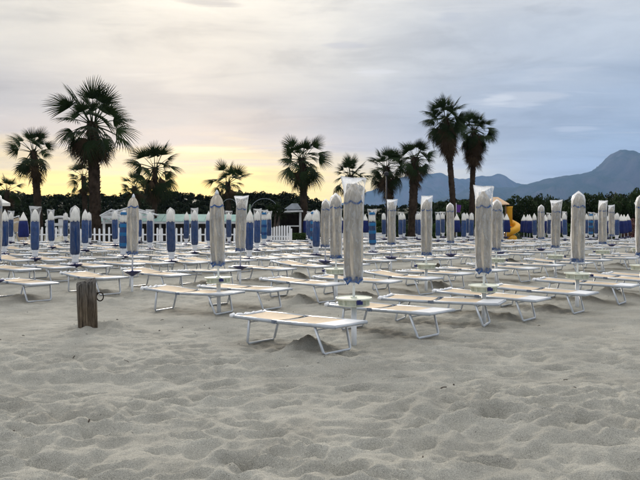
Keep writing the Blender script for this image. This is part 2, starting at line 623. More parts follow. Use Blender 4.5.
def copy_tree(o, parent=None):
    c = o.copy()
    COL.objects.link(c)
    c.parent = parent
    for ch in o.children:
        copy_tree(ch, c)
    return c


# ------------------------------------------------------------------ numpy noise for terrain
def _h(ix, iy, s):
    n = (ix.astype(np.int64) * 374761393 + iy.astype(np.int64) * 668265263 + s * 974634777) & 0xffffffff
    n = ((n ^ (n >> 13)) * 1274126177) & 0xffffffff
    n = n ^ (n >> 16)
    return (n & 0xffff) / 65535.0


def vnoise(x, y, s):
    ix = np.floor(x); iy = np.floor(y)
    fx = x - ix; fy = y - iy
    fx = fx * fx * (3 - 2 * fx); fy = fy * fy * (3 - 2 * fy)
    a = _h(ix, iy, s); b = _h(ix + 1, iy, s); c = _h(ix, iy + 1, s); d = _h(ix + 1, iy + 1, s)
    return (a * (1 - fx) + b * fx) * (1 - fy) + (c * (1 - fx) + d * fx) * fy - 0.5


def fbm(x, y, s, octv=4, gain=0.5):
    t = 0; a = 1.0
    for o in range(octv):
        t = t + a * vnoise(x * 2 ** o + 17.3 * o, y * 2 ** o - 9.1 * o, s + o)
        a *= gain
    return t


def bowls(x, y, s, k=44.0):
    """trampled hollows: smooth bowls that meet in ridges (0 in a hollow, about 0.5 on a ridge)"""
    ix = np.floor(x); iy = np.floor(y)
    acc = np.zeros_like(x)
    for dx in (-1, 0, 1):
        for dy in (-1, 0, 1):
            cx = ix + dx; cy = iy + dy
            jx = cx + 0.5 + (_h(cx, cy, s) - 0.5) * 0.95
            jy = cy + 0.5 + (_h(cx, cy, s + 1) - 0.5) * 0.95
            dep = _h(cx, cy, s + 2)
            d2 = (x - jx) ** 2 + (y - jy) ** 2 + 0.35 * dep
            acc = acc + np.exp(-k * d2)
    d = np.maximum(-np.log(acc + 1e-9) / k, -0.05)
    return 0.26 * (1 - np.exp(-d / 0.26))


MOUNDS = []      # (x, y, height, radius)
PRINTS = []      # footprints: (x, y, heading)
_pr = random.Random(44)
for _t in range(9):
    _x, _y = _pr.uniform(-4.5, 4.5), _pr.uniform(4.2, 8.6)
    _a = _pr.uniform(-0.5, 0.5) + _pr.choice([0, math.pi, 0.9])
    for _k in range(_pr.randint(6, 14)):
        _s = 0.11 if _k % 2 else -0.11
        PRINTS.append((_x - math.sin(_a) * _s, _y + math.cos(_a) * _s, _a + _pr.uniform(-.15, .15)))
        _x += math.cos(_a) * _pr.uniform(.55, .7); _y += math.sin(_a) * _pr.uniform(.55, .7); _a += _pr.uniform(-.08, .08)


def ground_h(x, y, mounds=True):
    x = np.asarray(x, float); y = np.asarray(y, float)
    big = 0.07 * fbm(x * 0.33, y * 0.33, 3, 3)
    wx = x + 0.20 * fbm(x * 2.2, y * 2.2, 31, 3); wy = y + 0.20 * fbm(x * 2.2 + 9, y * 2.2, 37, 3)
    fade = np.clip(1 - (np.abs(y) - 16) / 30.0, 0.0, 1.0)
    # the raked and driven strip in front of the first row is flatter
    line = y - (7.1 + 0.10 * x)
    strip = np.exp(-(line / 0.6) ** 2)
    patch = np.clip(0.80 + 0.9 * fbm(x * 0.5, y * 0.5, 77, 3), 0.4, 1.15)
    amp = (1 - 0.62 * strip) * patch * (0.42 + 0.58 * np.clip((9.5 - y) / 3.0, 0, 1))
    b = 0.64 * bowls(wx * 3.1, wy * 3.7, 5) + 0.36 * bowls(wx * 6.2 + 5, wy * 6.8, 9) + 0.11 * bowls(wx * 9.0, wy * 9.0 + 3, 15)
    b = b + 0.024 * fbm(x * 13, y * 11, 51, 4, 0.6)
    h = big + fade * amp * (b - 0.09)
    # wheel tracks along the strip
    for off in (-0.35, 0.42):
        d = line - off - 0.05 * np.sin(x * 0.8)
        h = h - 0.018 * np.exp(-(d / 0.10) ** 2) * (1 + 0.5 * np.sin(x * 30 + d * 40)) + 0.012 * np.exp(-((np.abs(d) - 0.17) / 0.05) ** 2)
    for (fx, fy, fa) in PRINTS:
        near = np.nonzero((np.abs(x - fx) < 0.4) & (np.abs(y - fy) < 0.4))[0]
        if not len(near):
            continue
        dx, dy = x[near] - fx, y[near] - fy
        u = (dx * math.cos(fa) + dy * math.sin(fa)) / 0.15; v = (-dx * math.sin(fa) + dy * math.cos(fa)) / (0.062 + 0.012 * np.tanh(dx * 4))
        q = u * u + v * v
        h[near] += -0.055 * np.exp(-q ** 1.6) + 0.020 * np.exp(-((np.sqrt(q) - 1.45) / 0.35) ** 2)
    for (mx, my, mh, mr) in (MOUNDS if mounds else []):
        near = np.nonzero((np.abs(x - mx) < 3 * mr) & (np.abs(y - my) < 3 * mr))[0]
        if not len(near):
            continue
        xn, yn = x[near], y[near]
        r2 = ((xn - mx) ** 2 + (yn - my) ** 2) / (mr * mr)
        m = np.exp(-r2)
        h[near] += mh * m * np.clip(1 + 0.8 * fbm(xn * 5, yn * 5, 61, 5, 0.6), 0.45, 1.3)
    return h * np.clip(1 - (np.abs(y) - 60) / 60.0, 0, 1)


def gh(x, y, mounds=True):
    return float(ground_h(np.array([x]), np.array([y]), mounds)[0])


# ------------------------------------------------------------------ the grid of parasols and loungers
P0 = np.array([0.49, 6.20 * 1.5])
RV = np.array([2.127, 1.3136 * 1.5])      # along a row
CV = np.array([-2.319, 2.1096 * 1.5])     # from one row to the next
ROWANG = math.atan2(RV[1], RV[0])
RU = RV / np.linalg.norm(RV)
LU = np.array([RU[1], -RU[0]])             # foot direction of a lounger (towards the sea)

SEEN = {(0, 0): 354, (0, 1): 484, (0, 2): 577, (1, 0): 219, (1, 1): 336, (1, 2): 426, (1, 3): 496, (1, 4): 555, (1, 5): 602, (1, 6): 639,
        (2, 0): 132, (2, 1): 240, (2, 2): 325, (2, 3): 391, (2, 4): 451, (2, 5): 500, (2, 6): 541, (2, 8): 612, (3, 0): 75, (3, 1): 172, (3, 2): 249, (3, 3): 316,
        (3, 4): 373, (4, 0): 35, (4, 1): 123, (4, 2): 195, (4, 3): 257, (5, 0): 4, (5, 1): 85, (5, 2): 150, (5, 3): 209, (6, 1): 52, (6, 2): 115, (6, 3): 186,
        (7, 1): 24, (7, 3): 139, (6, 4): 229, (6, 5): 269}
cells = []
FIRST = {0: 0, 1: 0, 2: -1, 3: -1, 4: -1, 5: -1, 6: 0, 7: 0, 8: 1, 9: 3, 10: 4, 11: 5, 12: 6}
for a in range(0, 12):
    for b in range(-1, 19):
        p = P0 + a * CV + b * RV
        if (a, b) in SEEN:          # where the photograph shows this parasol
            p = np.array([(SEEN[(a, b)] - 320) / F * p[1], p[1]])
        xp = 320 + F * p[0] / p[1]
        if b < FIRST.get(a, 0):
            continue
        if xp < -45 or xp > 672:
            continue
        far = 38.6 if xp < 300 else 47.0
        if p[1] > far or (472 < xp < 524 and p[1] > 45.5):
            continue
        cells.append((a, b, p, xp))

# sand heaped under the loungers of the front rows and round the post
POST = px(88, 333, 711 * 1.7 / (333 - 217))
MOUNDS.append((POST[0] + 0.05, POST[1] + 0.12, 0.09, 0.42))
MOUNDS.append((POST[0] + 0.45, POST[1] + 0.1, 0.05, 0.3))


def lounger_spots(a, b, p):
    r = random.Random(a * 131 + b * 17 + 5)
    if (a, b) == (0, 0):
        spec = [(-0.72, -0.30, R(3.5)), (0.95, -0.24, R(3))]
    elif (a, b) == (1, 0):
        spec = [(-0.28, -0.38, R(16)), (0.80, -0.32, R(9))]
    else:
        spec = [(-0.62 + r.uniform(-.06, .06), -0.28 + r.uniform(-.12, .12), R(r.gauss(4, 4))),
                (0.40 + r.uniform(-.06, .06), -0.28 + r.uniform(-.12, .12), R(r.gauss(4, 4))),
                (1.36 + r.uniform(-.06, .06), -0.28 + r.uniform(-.12, .12), R(r.gauss(4, 4)))] if a >= 3 else [(-0.68 + r.uniform(-.1, .1), -0.28 + r.uniform(-.12, .12), R(r.gauss(4, 5))),
                (0.80 + r.uniform(-.1, .1), -0.28 + r.uniform(-.12, .12), R(r.gauss(4, 5)))]
    out = []
    for (dr, dl, dy) in spec:
        q = p + RU * dr + LU * dl
        out.append((q[0], q[1], math.atan2(LU[1], LU[0]) + dy))
    return out


for (a, b, p, xp) in cells:
    if a <= 2:
        for (x, y, rz) in lounger_spots(a, b, p):
            for _ in range(rnd.choice([0, 1, 1, 2])):
                f = rnd.uniform(-0.3, 0.25); g_ = rnd.uniform(-0.15, 0.15)
                MOUNDS.append((x + f * LU[0] + g_ * RU[0], y + f * LU[1] + g_ * RU[1], rnd.uniform(0.05, 0.11), rnd.uniform(0.22, 0.34)))


# ------------------------------------------------------------------ ground
def build_ground():
    def axis(fine0, fine1, st, grow):
        xs = list(np.arange(fine0, fine1, st))
        return xs

    ys = []
    y = 3.6
    while y < 62:
        ys.append(y)
        y += 0.030 * max(1.0, (y / 8.5) ** 2)
    while y < 11000:
        ys.append(y)
        y *= 1.12
    ys.append(11200.0)
    neg = [3.0, 2.0, 0.5, -2, -8, -30, -120, -500, -2000, -6000]
    ys = sorted(neg) + ys
    xs = []
    x = 0.0
    st = 0.030
    while x < 40:
        xs.append(x)
        x += st if x < 4.0 else st * (1 + (x - 4.0) * 0.42)
    while x < 14000:
        xs.append(x); x *= 1.25
    xs.append(14500.0)
    xs = np.array(sorted([-v for v in xs[1:]] + xs))
    ys = np.array(ys)
    X, Y = np.meshgrid(xs, ys)
    Z = ground_h(X.ravel(), Y.ravel())
    co = np.stack([X.ravel(), Y.ravel(), Z], 1)
    nx, ny = len(xs), len(ys)
    idx = np.arange(nx * ny).reshape(ny, nx)
    q = np.stack([idx[:-1, :-1], idx[:-1, 1:], idx[1:, 1:], idx[1:, :-1]], -1).reshape(-1, 4)
    me = bpy.data.meshes.new('ground')
    me.vertices.add(len(co)); me.vertices.foreach_set('co', co.ravel())
    me.loops.add(q.size); me.loops.foreach_set('vertex_index', q.ravel().astype(np.int32))
    me.polygons.add(len(q)); me.polygons.foreach_set('loop_start', np.arange(0, q.size, 4, dtype=np.int32))
    me.polygons.foreach_set('loop_total', np.full(len(q), 4, dtype=np.int32))
    me.polygons.foreach_set('use_smooth', np.ones(len(q), dtype=bool))
    me.materials.append(MATS['sand'])
    me.update(calc_edges=True)
    o = obj('ground', me)
    struct(o, label='grey trampled beach sand full of footprints')
    print('ground', nx, ny, nx * ny)


build_ground()


# ------------------------------------------------------------------ mountains
def mountain(name, label, prof, D, depth_front, depth_back, seed, rough):
    pxs = np.array([p[0] for p in prof], float); pys = np.array([p[1] for p in prof], float)
    nx, ny = 420, 90
    xs = np.linspace(pxs[0], pxs[-1], nx)
    t = np.linspace(-1, 1, ny)
    XP, T = np.meshgrid(xs, t)
    hp = np.interp(XP, pxs, pys)
    Y = D + np.where(T < 0, T * depth_front, T * depth_back)
    X = (XP - 320) / F * D * (1 + 0.0 * T)
    ridge_h = (HOR - hp) / F * D
    fall = np.clip(1 - np.abs(T), 0, 1) ** 1.15
    u = X / 900.0; v = Y / 900.0
    gul = 1 - 2 * np.abs(fbm(u * 1.6 + 0.5 * v, v * 0.7, seed, 5, 0.55))
    Z = ridge_h * fall
    Z = Z * (1 + rough * (gul - 0.75) * (1 - fall) * 1.6) + rough * 55 * (fbm(u * 4, v * 4, seed + 20, 4)) * np.clip(fall * 1.5, 0, 1)
    Z = np.maximum(Z, 0) - 4.0 * (np.abs(T) > 0.999)
    P = np.stack([X, Y, Z], -1)
    m = MB()
    m.grid(P.tolist())
    o = obj(name, m.mesh(name, 'mountain_rock', True))
    struct(o, label=label)


mountain('mountain', 'hazy blue mountain rising to a rounded peak at the right', [
    (300, 217), (360, 214), (410, 206), (450, 196), (480, 190), (500, 187), (520, 183), (545, 178), (560, 175), (580, 172), (592, 169),
    (600, 162), (607, 155), (612, 151), (617, 147.5), (620, 147.5), (624, 149.5), (630, 150.5), (636, 151.5), (645, 154), (680, 160), (730, 172), (800, 180),
    (900, 190), (1000, 217)], 7600, 2300, 1500, 3, 1.35)
mountain('mountain_range', 'paler far mountain ridge behind the tall palms', [
    (300, 217), (335, 205), (360, 194), (380, 184), (400, 178), (415, 174), (428, 172), (440, 171.5), (452, 175), (466, 179), (478, 175.5),
    (488, 174), (500, 174.5), (508, 177), (516, 181), (540, 186), (600, 190), (700, 195), (800, 217)], 9800, 1800, 1100, 13, 1.0)


# ------------------------------------------------------------------ sun loungers
def catenary_panel(x0, x1, w, z0, z1, sag, th=0.006, nx=7, ny=5):
    top, bot = [], []
    for i in range(nx):
        t = i / (nx - 1); rt = []; rb = []
        for j in range(ny):
            s = j / (ny - 1) * 2 - 1
            z = z0 + (z1 - z0) * t - sag * (1 - s * s) * (0.35 + 0.65 * math.sin(math.pi * t))
            rt.append((x0 + (x1 - x0) * t, s * w, z)); rb.append((x0 + (x1 - x0) * t, s * w, z - th))
        top.append(rt); bot.append(rb[::-1])
    m = MB(); m.grid(top); m.grid(bot)
    return m


def make_lounger(variant):
    """variant tilts the head half a little and decides whether a rolled white sunshade hangs at the head end"""
    root = thing('sun_lounger', 'sun lounger', 'sun lounger', group='sun loungers set out in rows on the sand')
    hz = (0.355, 0.325, 0.405)[variant]
    zj, zf = 0.345, 0.352
    W = 0.285
    xh, xj, xf = -0.92, -0.10, 0.92
    rr = 0.018
    m = MB()
    for s in (-1, 1):
        m.tube([(xh, s * W, hz), (xj - 0.02, s * W, zj)], rr, 8, flat=1.3)
    m.tube([(xh, -W, hz), (xh, W, hz)], rr, 8); m.tube([(xj - 0.03, -W, zj - 0.012), (xj - 0.03, W, zj - 0.012)], 0.011, 6)
    obj('head_frame', m.mesh('head_frame', 'rail_paint', True), root)
    m = MB()
    for s in (-1, 1):
        m.tube([(xj + 0.02, s * W, zj), (xf, s * W, zf)], rr, 8, flat=1.3)
    m.tube([(xf, -W, zf), (xf, W, zf)], rr, 8); m.tube([(xj + 0.03, -W, zj - 0.012), (xj + 0.03, W, zj - 0.012)], 0.011, 6)
    obj('foot_frame', m.mesh('foot_frame', 'rail_paint', True), root)
    obj('head_canvas', catenary_panel(xh + 0.05, xj - 0.045, W - 0.010, hz + 0.016, zj + 0.014, 0.034).mesh('head_canvas', 'beige_canvas', True), root)
    obj('foot_canvas', catenary_panel(xj + 0.045, 0.58, W - 0.010, zj + 0.014, zf + 0.012, 0.034).mesh('foot_canvas', 'beige_canvas', True), root)
    obj('foot_band', catenary_panel(0.585, xf - 0.012, W + 0.012, zf + 0.018, zf + 0.020, 0.008).mesh('foot_band', 'white_canvas', True), root)
    for (xt, xb, z) in ((-0.60, -0.69, hz - 0.01), (0.58, 0.68, zf - 0.015)):
        m = MB()
        yt, yb = W - 0.012, W - 0.045
        m.tube([(xt, -yt, z), (xb, -yb, 0.035), (xb + 0.004, -yb + 0.02, 0.010), (xb + 0.004, yb - 0.02, 0.010), (xb, yb, 0.035), (xt, yt, z)], 0.0175, 8)
        m.tube([(xt + (xb - xt) * 0.12, -yt + 0.005, z - 0.045), (xt + (xb - xt) * 0.12, yt - 0.005, z - 0.045)], 0.009, 6)
        obj('leg', m.mesh('leg', 'aluminium', True), root)
    for s in (-1, 1):
        m = MB()
        m.box((xj, s * (W + 0.004), zj), (0.085, 0.034, 0.046)); m.tube([(xj, s * (W + 0.030), zj), (xj, s * (W + 0.018), zj)], 0.016, 8)
        obj('hinge', m.mesh('hinge', 'hinge_plastic'), root)
    m = MB()
    r = random.Random(variant + 3)
    prof = []
    n = 14
    pts = [(xh - 0.02 + 0.012 * math.sin(i * 1.7), -W - 0.03 + (2 * W + 0.06) * i / n, hz + 0.006 + 0.012 * math.sin(i * 2.3 + variant)) for i in range(n + 1)]
    m.tube(pts, [0.030 * (0.55 + 0.45 * r.random() + (0.35 if i < 2 else 0)) for i in range(n + 1)], 9)
    obj('rolled_sunshade', m.mesh('rolled_sunshade', 'white_cloth', True), root)
    return root


ORD = ['first', 'second', 'third', 'fourth', 'fifth', 'sixth', 'seventh', 'eighth', 'ninth', 'tenth', 'eleventh', 'twelfth', 'thirteenth', 'fourteenth', 'fifteenth', 'sixteenth', 'seventeenth', 'eighteenth', 'nineteenth', 'twentieth',
       'twenty-first', 'twenty-second', 'twenty-third', 'twenty-fourth', 'twenty-fifth', 'twenty-sixth', 'twenty-seventh', 'twenty-eighth', 'twenty-ninth', 'thirtieth',
       'thirty-first', 'thirty-second', 'thirty-third', 'thirty-fourth']
ROWNAME = ['front row', 'second row', 'third row', 'fourth row', 'fifth row', 'sixth row', 'seventh row', 'eighth row', 'ninth row', 'tenth row',
           'eleventh row', 'twelfth row']
lproto = [make_lounger(i) for i in range(3)]
lused = [False] * 3
def own_parasol(a, b, xp):
    """the far blue parasols of the right half stand less regularly and are listed one by one below"""
    return a <= 2 or xp < 330 or (a, b) == (3, 4)


order = {}
for (a, b, p, xp) in cells:
    if -8 < xp < 648:
        order.setdefault(a, []).append(b)
for a in order:
    order[a].sort()


def which(a, b):
    if b in order.get(a, []):
        return ORD[order[a].index(b)] + (' trio' if a >= 3 else ' pair') + ' from left, ' + ROWNAME[a]
    lst = order.get(a, [0])
    return ('beyond the left end of the ' if b < lst[0] else 'beyond the right end of the ') + ROWNAME[a]


nl = 0
for (a, b, p, xp) in cells:
    for side, (x, y, rz) in enumerate(lounger_spots(a, b, p)):
        xq = 320 + F * x / y
        if xq < -30 or xq > 662:
            continue
        r = random.Random(a * 977 + b * 31 + side)
        v = r.choice([0, 0, 1, 1, 0, 2]) if a else 0
        if lused[v]:
            o = copy_tree(lproto[v])
        else:
            o = lproto[v]; lused[v] = True
        # seat the lounger so that its four feet touch the sand: height and pitch from the ground below its legs
        c, s = math.cos(rz), math.sin(rz)
        hs = [gh(x + lx * c - ly * s, y + lx * s + ly * c, False) for lx, ly in ((-.69, -.2), (-.69, .2), (.68, -.2), (.68, .2))]
        hh = (hs[0] + hs[1]) / 2; hf = (hs[2] + hs[3]) / 2
        o.location = (x, y, (hh + hf) / 2 + 0.008)
        o.rotation_euler = (0, math.atan2(hh - hf, 1.37), rz)
        w = which(a, b)
        if w.startswith('beyond'):
            o['label'] = 'beige sun lounger, ' + (('left', 'middle', 'right')[side] if a >= 3 else ('left', 'right')[side]) + ' one of those ' + w
        else:
            o['label'] = 'beige and white sun lounger, ' + (('left', 'middle', 'right')[side] if a >= 3 else ('left', 'right')[side]) + ' one of the ' + w
        nl += 1


# ------------------------------------------------------------------ parasols
def pleat(amp, n, seed, twist=0.0):
    ph = random.Random(seed).uniform(0, 6)

    def fn(th, i, r, z):
        k = 1 + amp * math.cos(n * th + ph + twist * z) + 0.45 * amp * math.cos((2 * n - 3) * th - ph * 2 + z * 2.1)
        return (r * k * math.cos(th), r * k * math.sin(th), z + 0.0)
    return fn


def make_tray(root, kind, z, variant=0):
    if kind == 'cream':
        m = MB()
        m.lathe([(0.03, z), (0.235, z), (0.24, z + 0.006), (0.24, z + 0.020), (0.232, z + 0.022), (0.226, z + 0.012), (0.03, z + 0.012)], 20)
        m.lathe([(0.03, z - 0.085), (0.205, z - 0.085), (0.215, z - 0.075), (0.205, z - 0.070), (0.03, z - 0.072)], 20)
        m.lathe([(0.042, z - 0.086), (0.042, z + 0.03)], 12)
        m.lathe([(0.165, z - 0.071), (0.165, z - 0.0005)], 20, cap=False)
        t = obj('tray', m.mesh('tray', 'tray_cream'), root)
        for k in range(8):
            an = k * math.pi / 4 + 0.2
            m = MB(); m.box((0.125 * math.cos(an), 0.125 * math.sin(an), z - 0.036), (0.165, 0.008, 0.0705), rz=an)
            obj('rib', m.mesh('rib', 'tray_cream'), t)
        m = MB()
        an = (R(0), R(-70), R(184))[variant % 3]
        c = (0.265 * math.cos(an), 0.265 * math.sin(an))
        m.box((c[0], c[1], z - 0.022), (0.075, 0.045, 0.042), rz=an + math.pi / 2)
        m.box((c[0] - 0.03 * math.cos(an), c[1] - 0.03 * math.sin(an), z + 0.0), (0.05, 0.012, 0.02), rz=an + math.pi / 2)
        obj('ashtray', m.mesh('ashtray', 'tray_navy'), t)
    else:
        m = MB()
        m.lathe([(0.028, z - 0.10), (0.05, z - 0.085), (0.11, z - 0.05), (0.185, z - 0.006), (0.205, z + 0.006), (0.205, z + 0.014), (0.19, z + 0.012),
                 (0.11, z - 0.02), (0.04, z - 0.03), (0.03, z + 0.02)], 20)
        obj('tray', m.mesh('tray', 'tray_navy', True), root)


def bag_shell(kind, z0, z1, r0, r1, seed):
    """clear plastic cover: kind 'ears' ends in a flat welded seam with two corners, 'round' in a dome, 'point' in a gathered tip"""
    r = random.Random(seed)
    ph = [r.uniform(0, 6) for _ in range(6)]
    ang = r.uniform(-0.5, 0.5)
    n = 22
    prof = []
    nz = 16
    H = z1 - z0
    for i in range(nz + 1):
        prof.append((0, z0 + H * i / nz))
    tilt = r.uniform(-0.09, 0.09)

    def fn(th, i, rad, z):
        t = i / nz
        rr = r0 + (r1 - r0) * t
        k = 1 + 0.06 * math.cos(3 * th + ph[0] + z * 3) + 0.045 * math.cos(5 * th + ph[1] - z * 9) + 0.035 * math.cos(7 * th + ph[2] + z * 17)
        if kind == 'ears':
            u = max(0.0, (t - 0.80) / 0.20)
            a = rr * (1 + 0.42 * u ** 1.5); b = rr * (1 - 0.97 * u ** 1.6)
            x = a * math.cos(th) * k; y = b * math.sin(th) * k
            zz = z + tilt * x * u + 0.02 * u * abs(math.cos(th)) ** 2
            if u > 0.9:
                zz += 0.012 * math.sin(th * 5 + ph[3])
        else:
            e = 0.86 if kind == 'round' else 0.74
            u = max(0.0, (t - e) / (1 - e))
            q = math.sqrt(max(0.0, 1 - u * u)) if kind == 'round' else (1 - 0.9 * u ** 1.15)
            q = max(q, 0.02)
            x = rr * q * math.cos(th) * k; y = rr * q * math.sin(th) * k; zz = z
        w = 0.014 * (1 - t) ** 8
        x2 = x * math.cos(ang) - y * math.sin(ang); y2 = x * math.sin(ang) + y * math.cos(ang)
        return (x2, y2, zz + w * math.sin(th * 4 + ph[4]))
    m = MB()
    m.lathe(prof, n, fn, cap=False)
    m.f.append(tuple(len(m.v) - n + k for k in range(n)))
    return m


def make_beige(kind, tray, variant):
    root = thing('beach_parasol', 'parasol', 'parasol', group='closed parasols in rows on the beach')
    zt = 0.60 if tray == 'cream' else 0.44
    m = MB()
    m.tube([(0, 0, 0.30), (0, 0, 2.06)], 0.017, 10)
    obj('pole', m.mesh('pole', 'pole_white', True), root)
    m = MB()
    m.tube([(0, 0, -0.15), (0, 0, zt - 0.08)], 0.036 if tray == 'cream' else 0.028, 12)
    obj('ground_sleeve', m.mesh('ground_sleeve', 'pole_white', True), root)
    make_tray(root, tray, zt, variant)
    prof = [(0.080, 0.86), (0.098, 0.92), (0.108, 1.05), (0.113, 1.3), (0.110, 1.6), (0.104, 1.85), (0.100, 1.90), (0.085, 1.975), (0.056, 2.035), (0.03, 2.07), (0.022, 2.10)]
    m = MB(); m.lathe(prof, 36, pleat(0.19, 5, variant + 3, 0.35))
    can = obj('canopy', m.mesh('canopy', 'parasol_beige', True), root)
    # scalloped blue edging of the upper flap
    m = MB()
    n = 48
    rows = []
    ph = variant * 1.3
    for dz, q in ((0.0, 0), (-0.026, 1)):
        row = []
        for k in range(n + 1):
            th = 2 * math.pi * k / n
            sc = 0.042 * abs(math.sin(2.5 * th + ph)) ** 0.7
            rr = 0.121 + 0.004 * q
            row.append((rr * math.cos(th), rr * math.sin(th), 1.90 - sc + dz))
        rows.append(row)
    m.grid(rows)
    obj('scalloped_trim', m.mesh('scalloped_trim', 'trim_blue'), can)
    # gathered blue hem tied with a band
    m = MB()
    r = random.Random(variant + 40)
    m.lathe([(0.050, 0.815), (0.098, 0.825), (0.110, 0.85), (0.092, 0.868), (0.102, 0.885), (0.09, 0.895)], 40, pleat(0.13, 9, variant + 9))
    for k in range(7):
        th = r.uniform(0, 6.28)
        c = (0.105 * math.cos(th), 0.105 * math.sin(th)); d = (-math.sin(th), math.cos(th))
        w = r.uniform(0.03, 0.05)
        m.tube([(c[0] - d[0] * w, c[1] - d[1] * w, 0.84), (c[0] * 1.25, c[1] * 1.25, 0.84 + r.uniform(-.045, .05)), (c[0] + d[0] * w, c[1] + d[1] * w, 0.87)], 0.011, 6)
    obj('tied_hem', m.mesh('tied_hem', 'trim_blue', True), root)
    top = {'ears': 2.17, 'round': 2.15, 'point': 2.10}[kind]
    m = bag_shell(kind, 0.80, top, 0.122, 0.130 if kind == 'ears' else 0.122, variant * 7 + 1)
    obj('plastic_cover', m.mesh('plastic_cover', 'clear_plastic', True), root)
    if kind == 'point':
        m = MB(); m.lathe([(0.035, 2.05), (0.034, 2.09), (0.02, 2.13), (0.004, 2.15)], 12)
        obj('finial', m.mesh('finial', 'aluminium', True), root)
    return root


def make_blue(kind, variant, turq):
    root = thing('beach_parasol', 'parasol', 'parasol', group='closed parasols in rows on the beach')
    m = MB(); m.tube([(0, 0, -0.15), (0, 0, 1.9)], 0.018, 10)
    obj('pole', m.mesh('pole', 'pole_white', True), root)
    make_tray(root, 'navy', 0.40, variant)
    m = MB(); m.lathe([(0.095, 0.665), (0.118, 0.72), (0.124, 0.95), (0.120, 1.3), (0.114, 1.555)], 30, pleat(0.07, 6, variant + 3, 1.0))
    can = obj('canopy', m.mesh('canopy', 'parasol_turquoise' if turq == 2 else 'parasol_blue', True), root)
    m = MB(); m.lathe([(0.116, 1.535), (0.112, 1.63), (0.092, 1.76), (0.058, 1.85), (0.026, 1.90), (0.014, 1.915)], 30, pleat(0.13, 6, variant + 3, 1.0))
    obj('white_canopy_top', m.mesh('white_canopy_top', 'parasol_white', True), root)
    if turq:
        rr = random.Random(variant)
        for z in (0.78, 1.13, 1.42) if turq == 1 else (0.9, 1.25):
            m = MB(); m.lathe([(0.1345, z - 0.05), (0.138, z - 0.02), (0.138, z + 0.04), (0.134, z + 0.07)], 26, cap=False)
            obj('printed_band', m.mesh('printed_band', 'parasol_turquoise' if turq == 1 else 'parasol_blue', True), can)
        m = MB(); m.lathe([(0.112, 1.79), (0.118, 1.81), (0.108, 1.86), (0.09, 1.885)], 26, cap=False)
        obj('printed_band', m.mesh('printed_band', 'parasol_turquoise', True), can)
    top = {'ears': 1.985, 'round': 1.965, 'point': 1.96}[kind]
    m = bag_shell(kind, 0.60, top, 0.134, 0.134 if kind == 'ears' else 0.124, variant * 5 + 3)
    obj('plastic_cover', m.mesh('plastic_cover', 'thin_plastic', True), root)
    m = MB(); m.lathe([(0.062, 0.44), (0.086, 0.47), (0.070, 0.53), (0.088, 0.60), (0.098, 0.66)], 26, pleat(0.14, 7, variant + 9))
    obj('gathered_cover_end', m.mesh('gathered_cover_end', 'white_cloth', True), root)
    return root


def make_navy(variant):
    root = thing('beach_parasol', 'parasol', 'parasol', group='closed parasols in rows on the beach')
    m = MB(); m.tube([(0, 0, -0.15), (0, 0, 1.86)], 0.018, 8)
    obj('pole', m.mesh('pole', 'pole_white', True), root)
    make_tray(root, 'navy', 0.40, variant)
    m = MB(); m.lathe([(0.20, 0.70), (0.235, 0.78), (0.225, 1.0), (0.20, 1.3), (0.165, 1.50)], 30, pleat(0.10, 7, variant + 3, 0.6))
    obj('canopy', m.mesh('canopy', 'parasol_navy', True), root)
    m = MB(); m.lathe([(0.175, 1.47), (0.16, 1.54), (0.10, 1.68), (0.045, 1.80), (0.012, 1.88)], 30, pleat(0.08, 7, variant + 3, 0.6))
    obj('white_canopy_top', m.mesh('white_canopy_top', 'parasol_white', True), root)
    return root


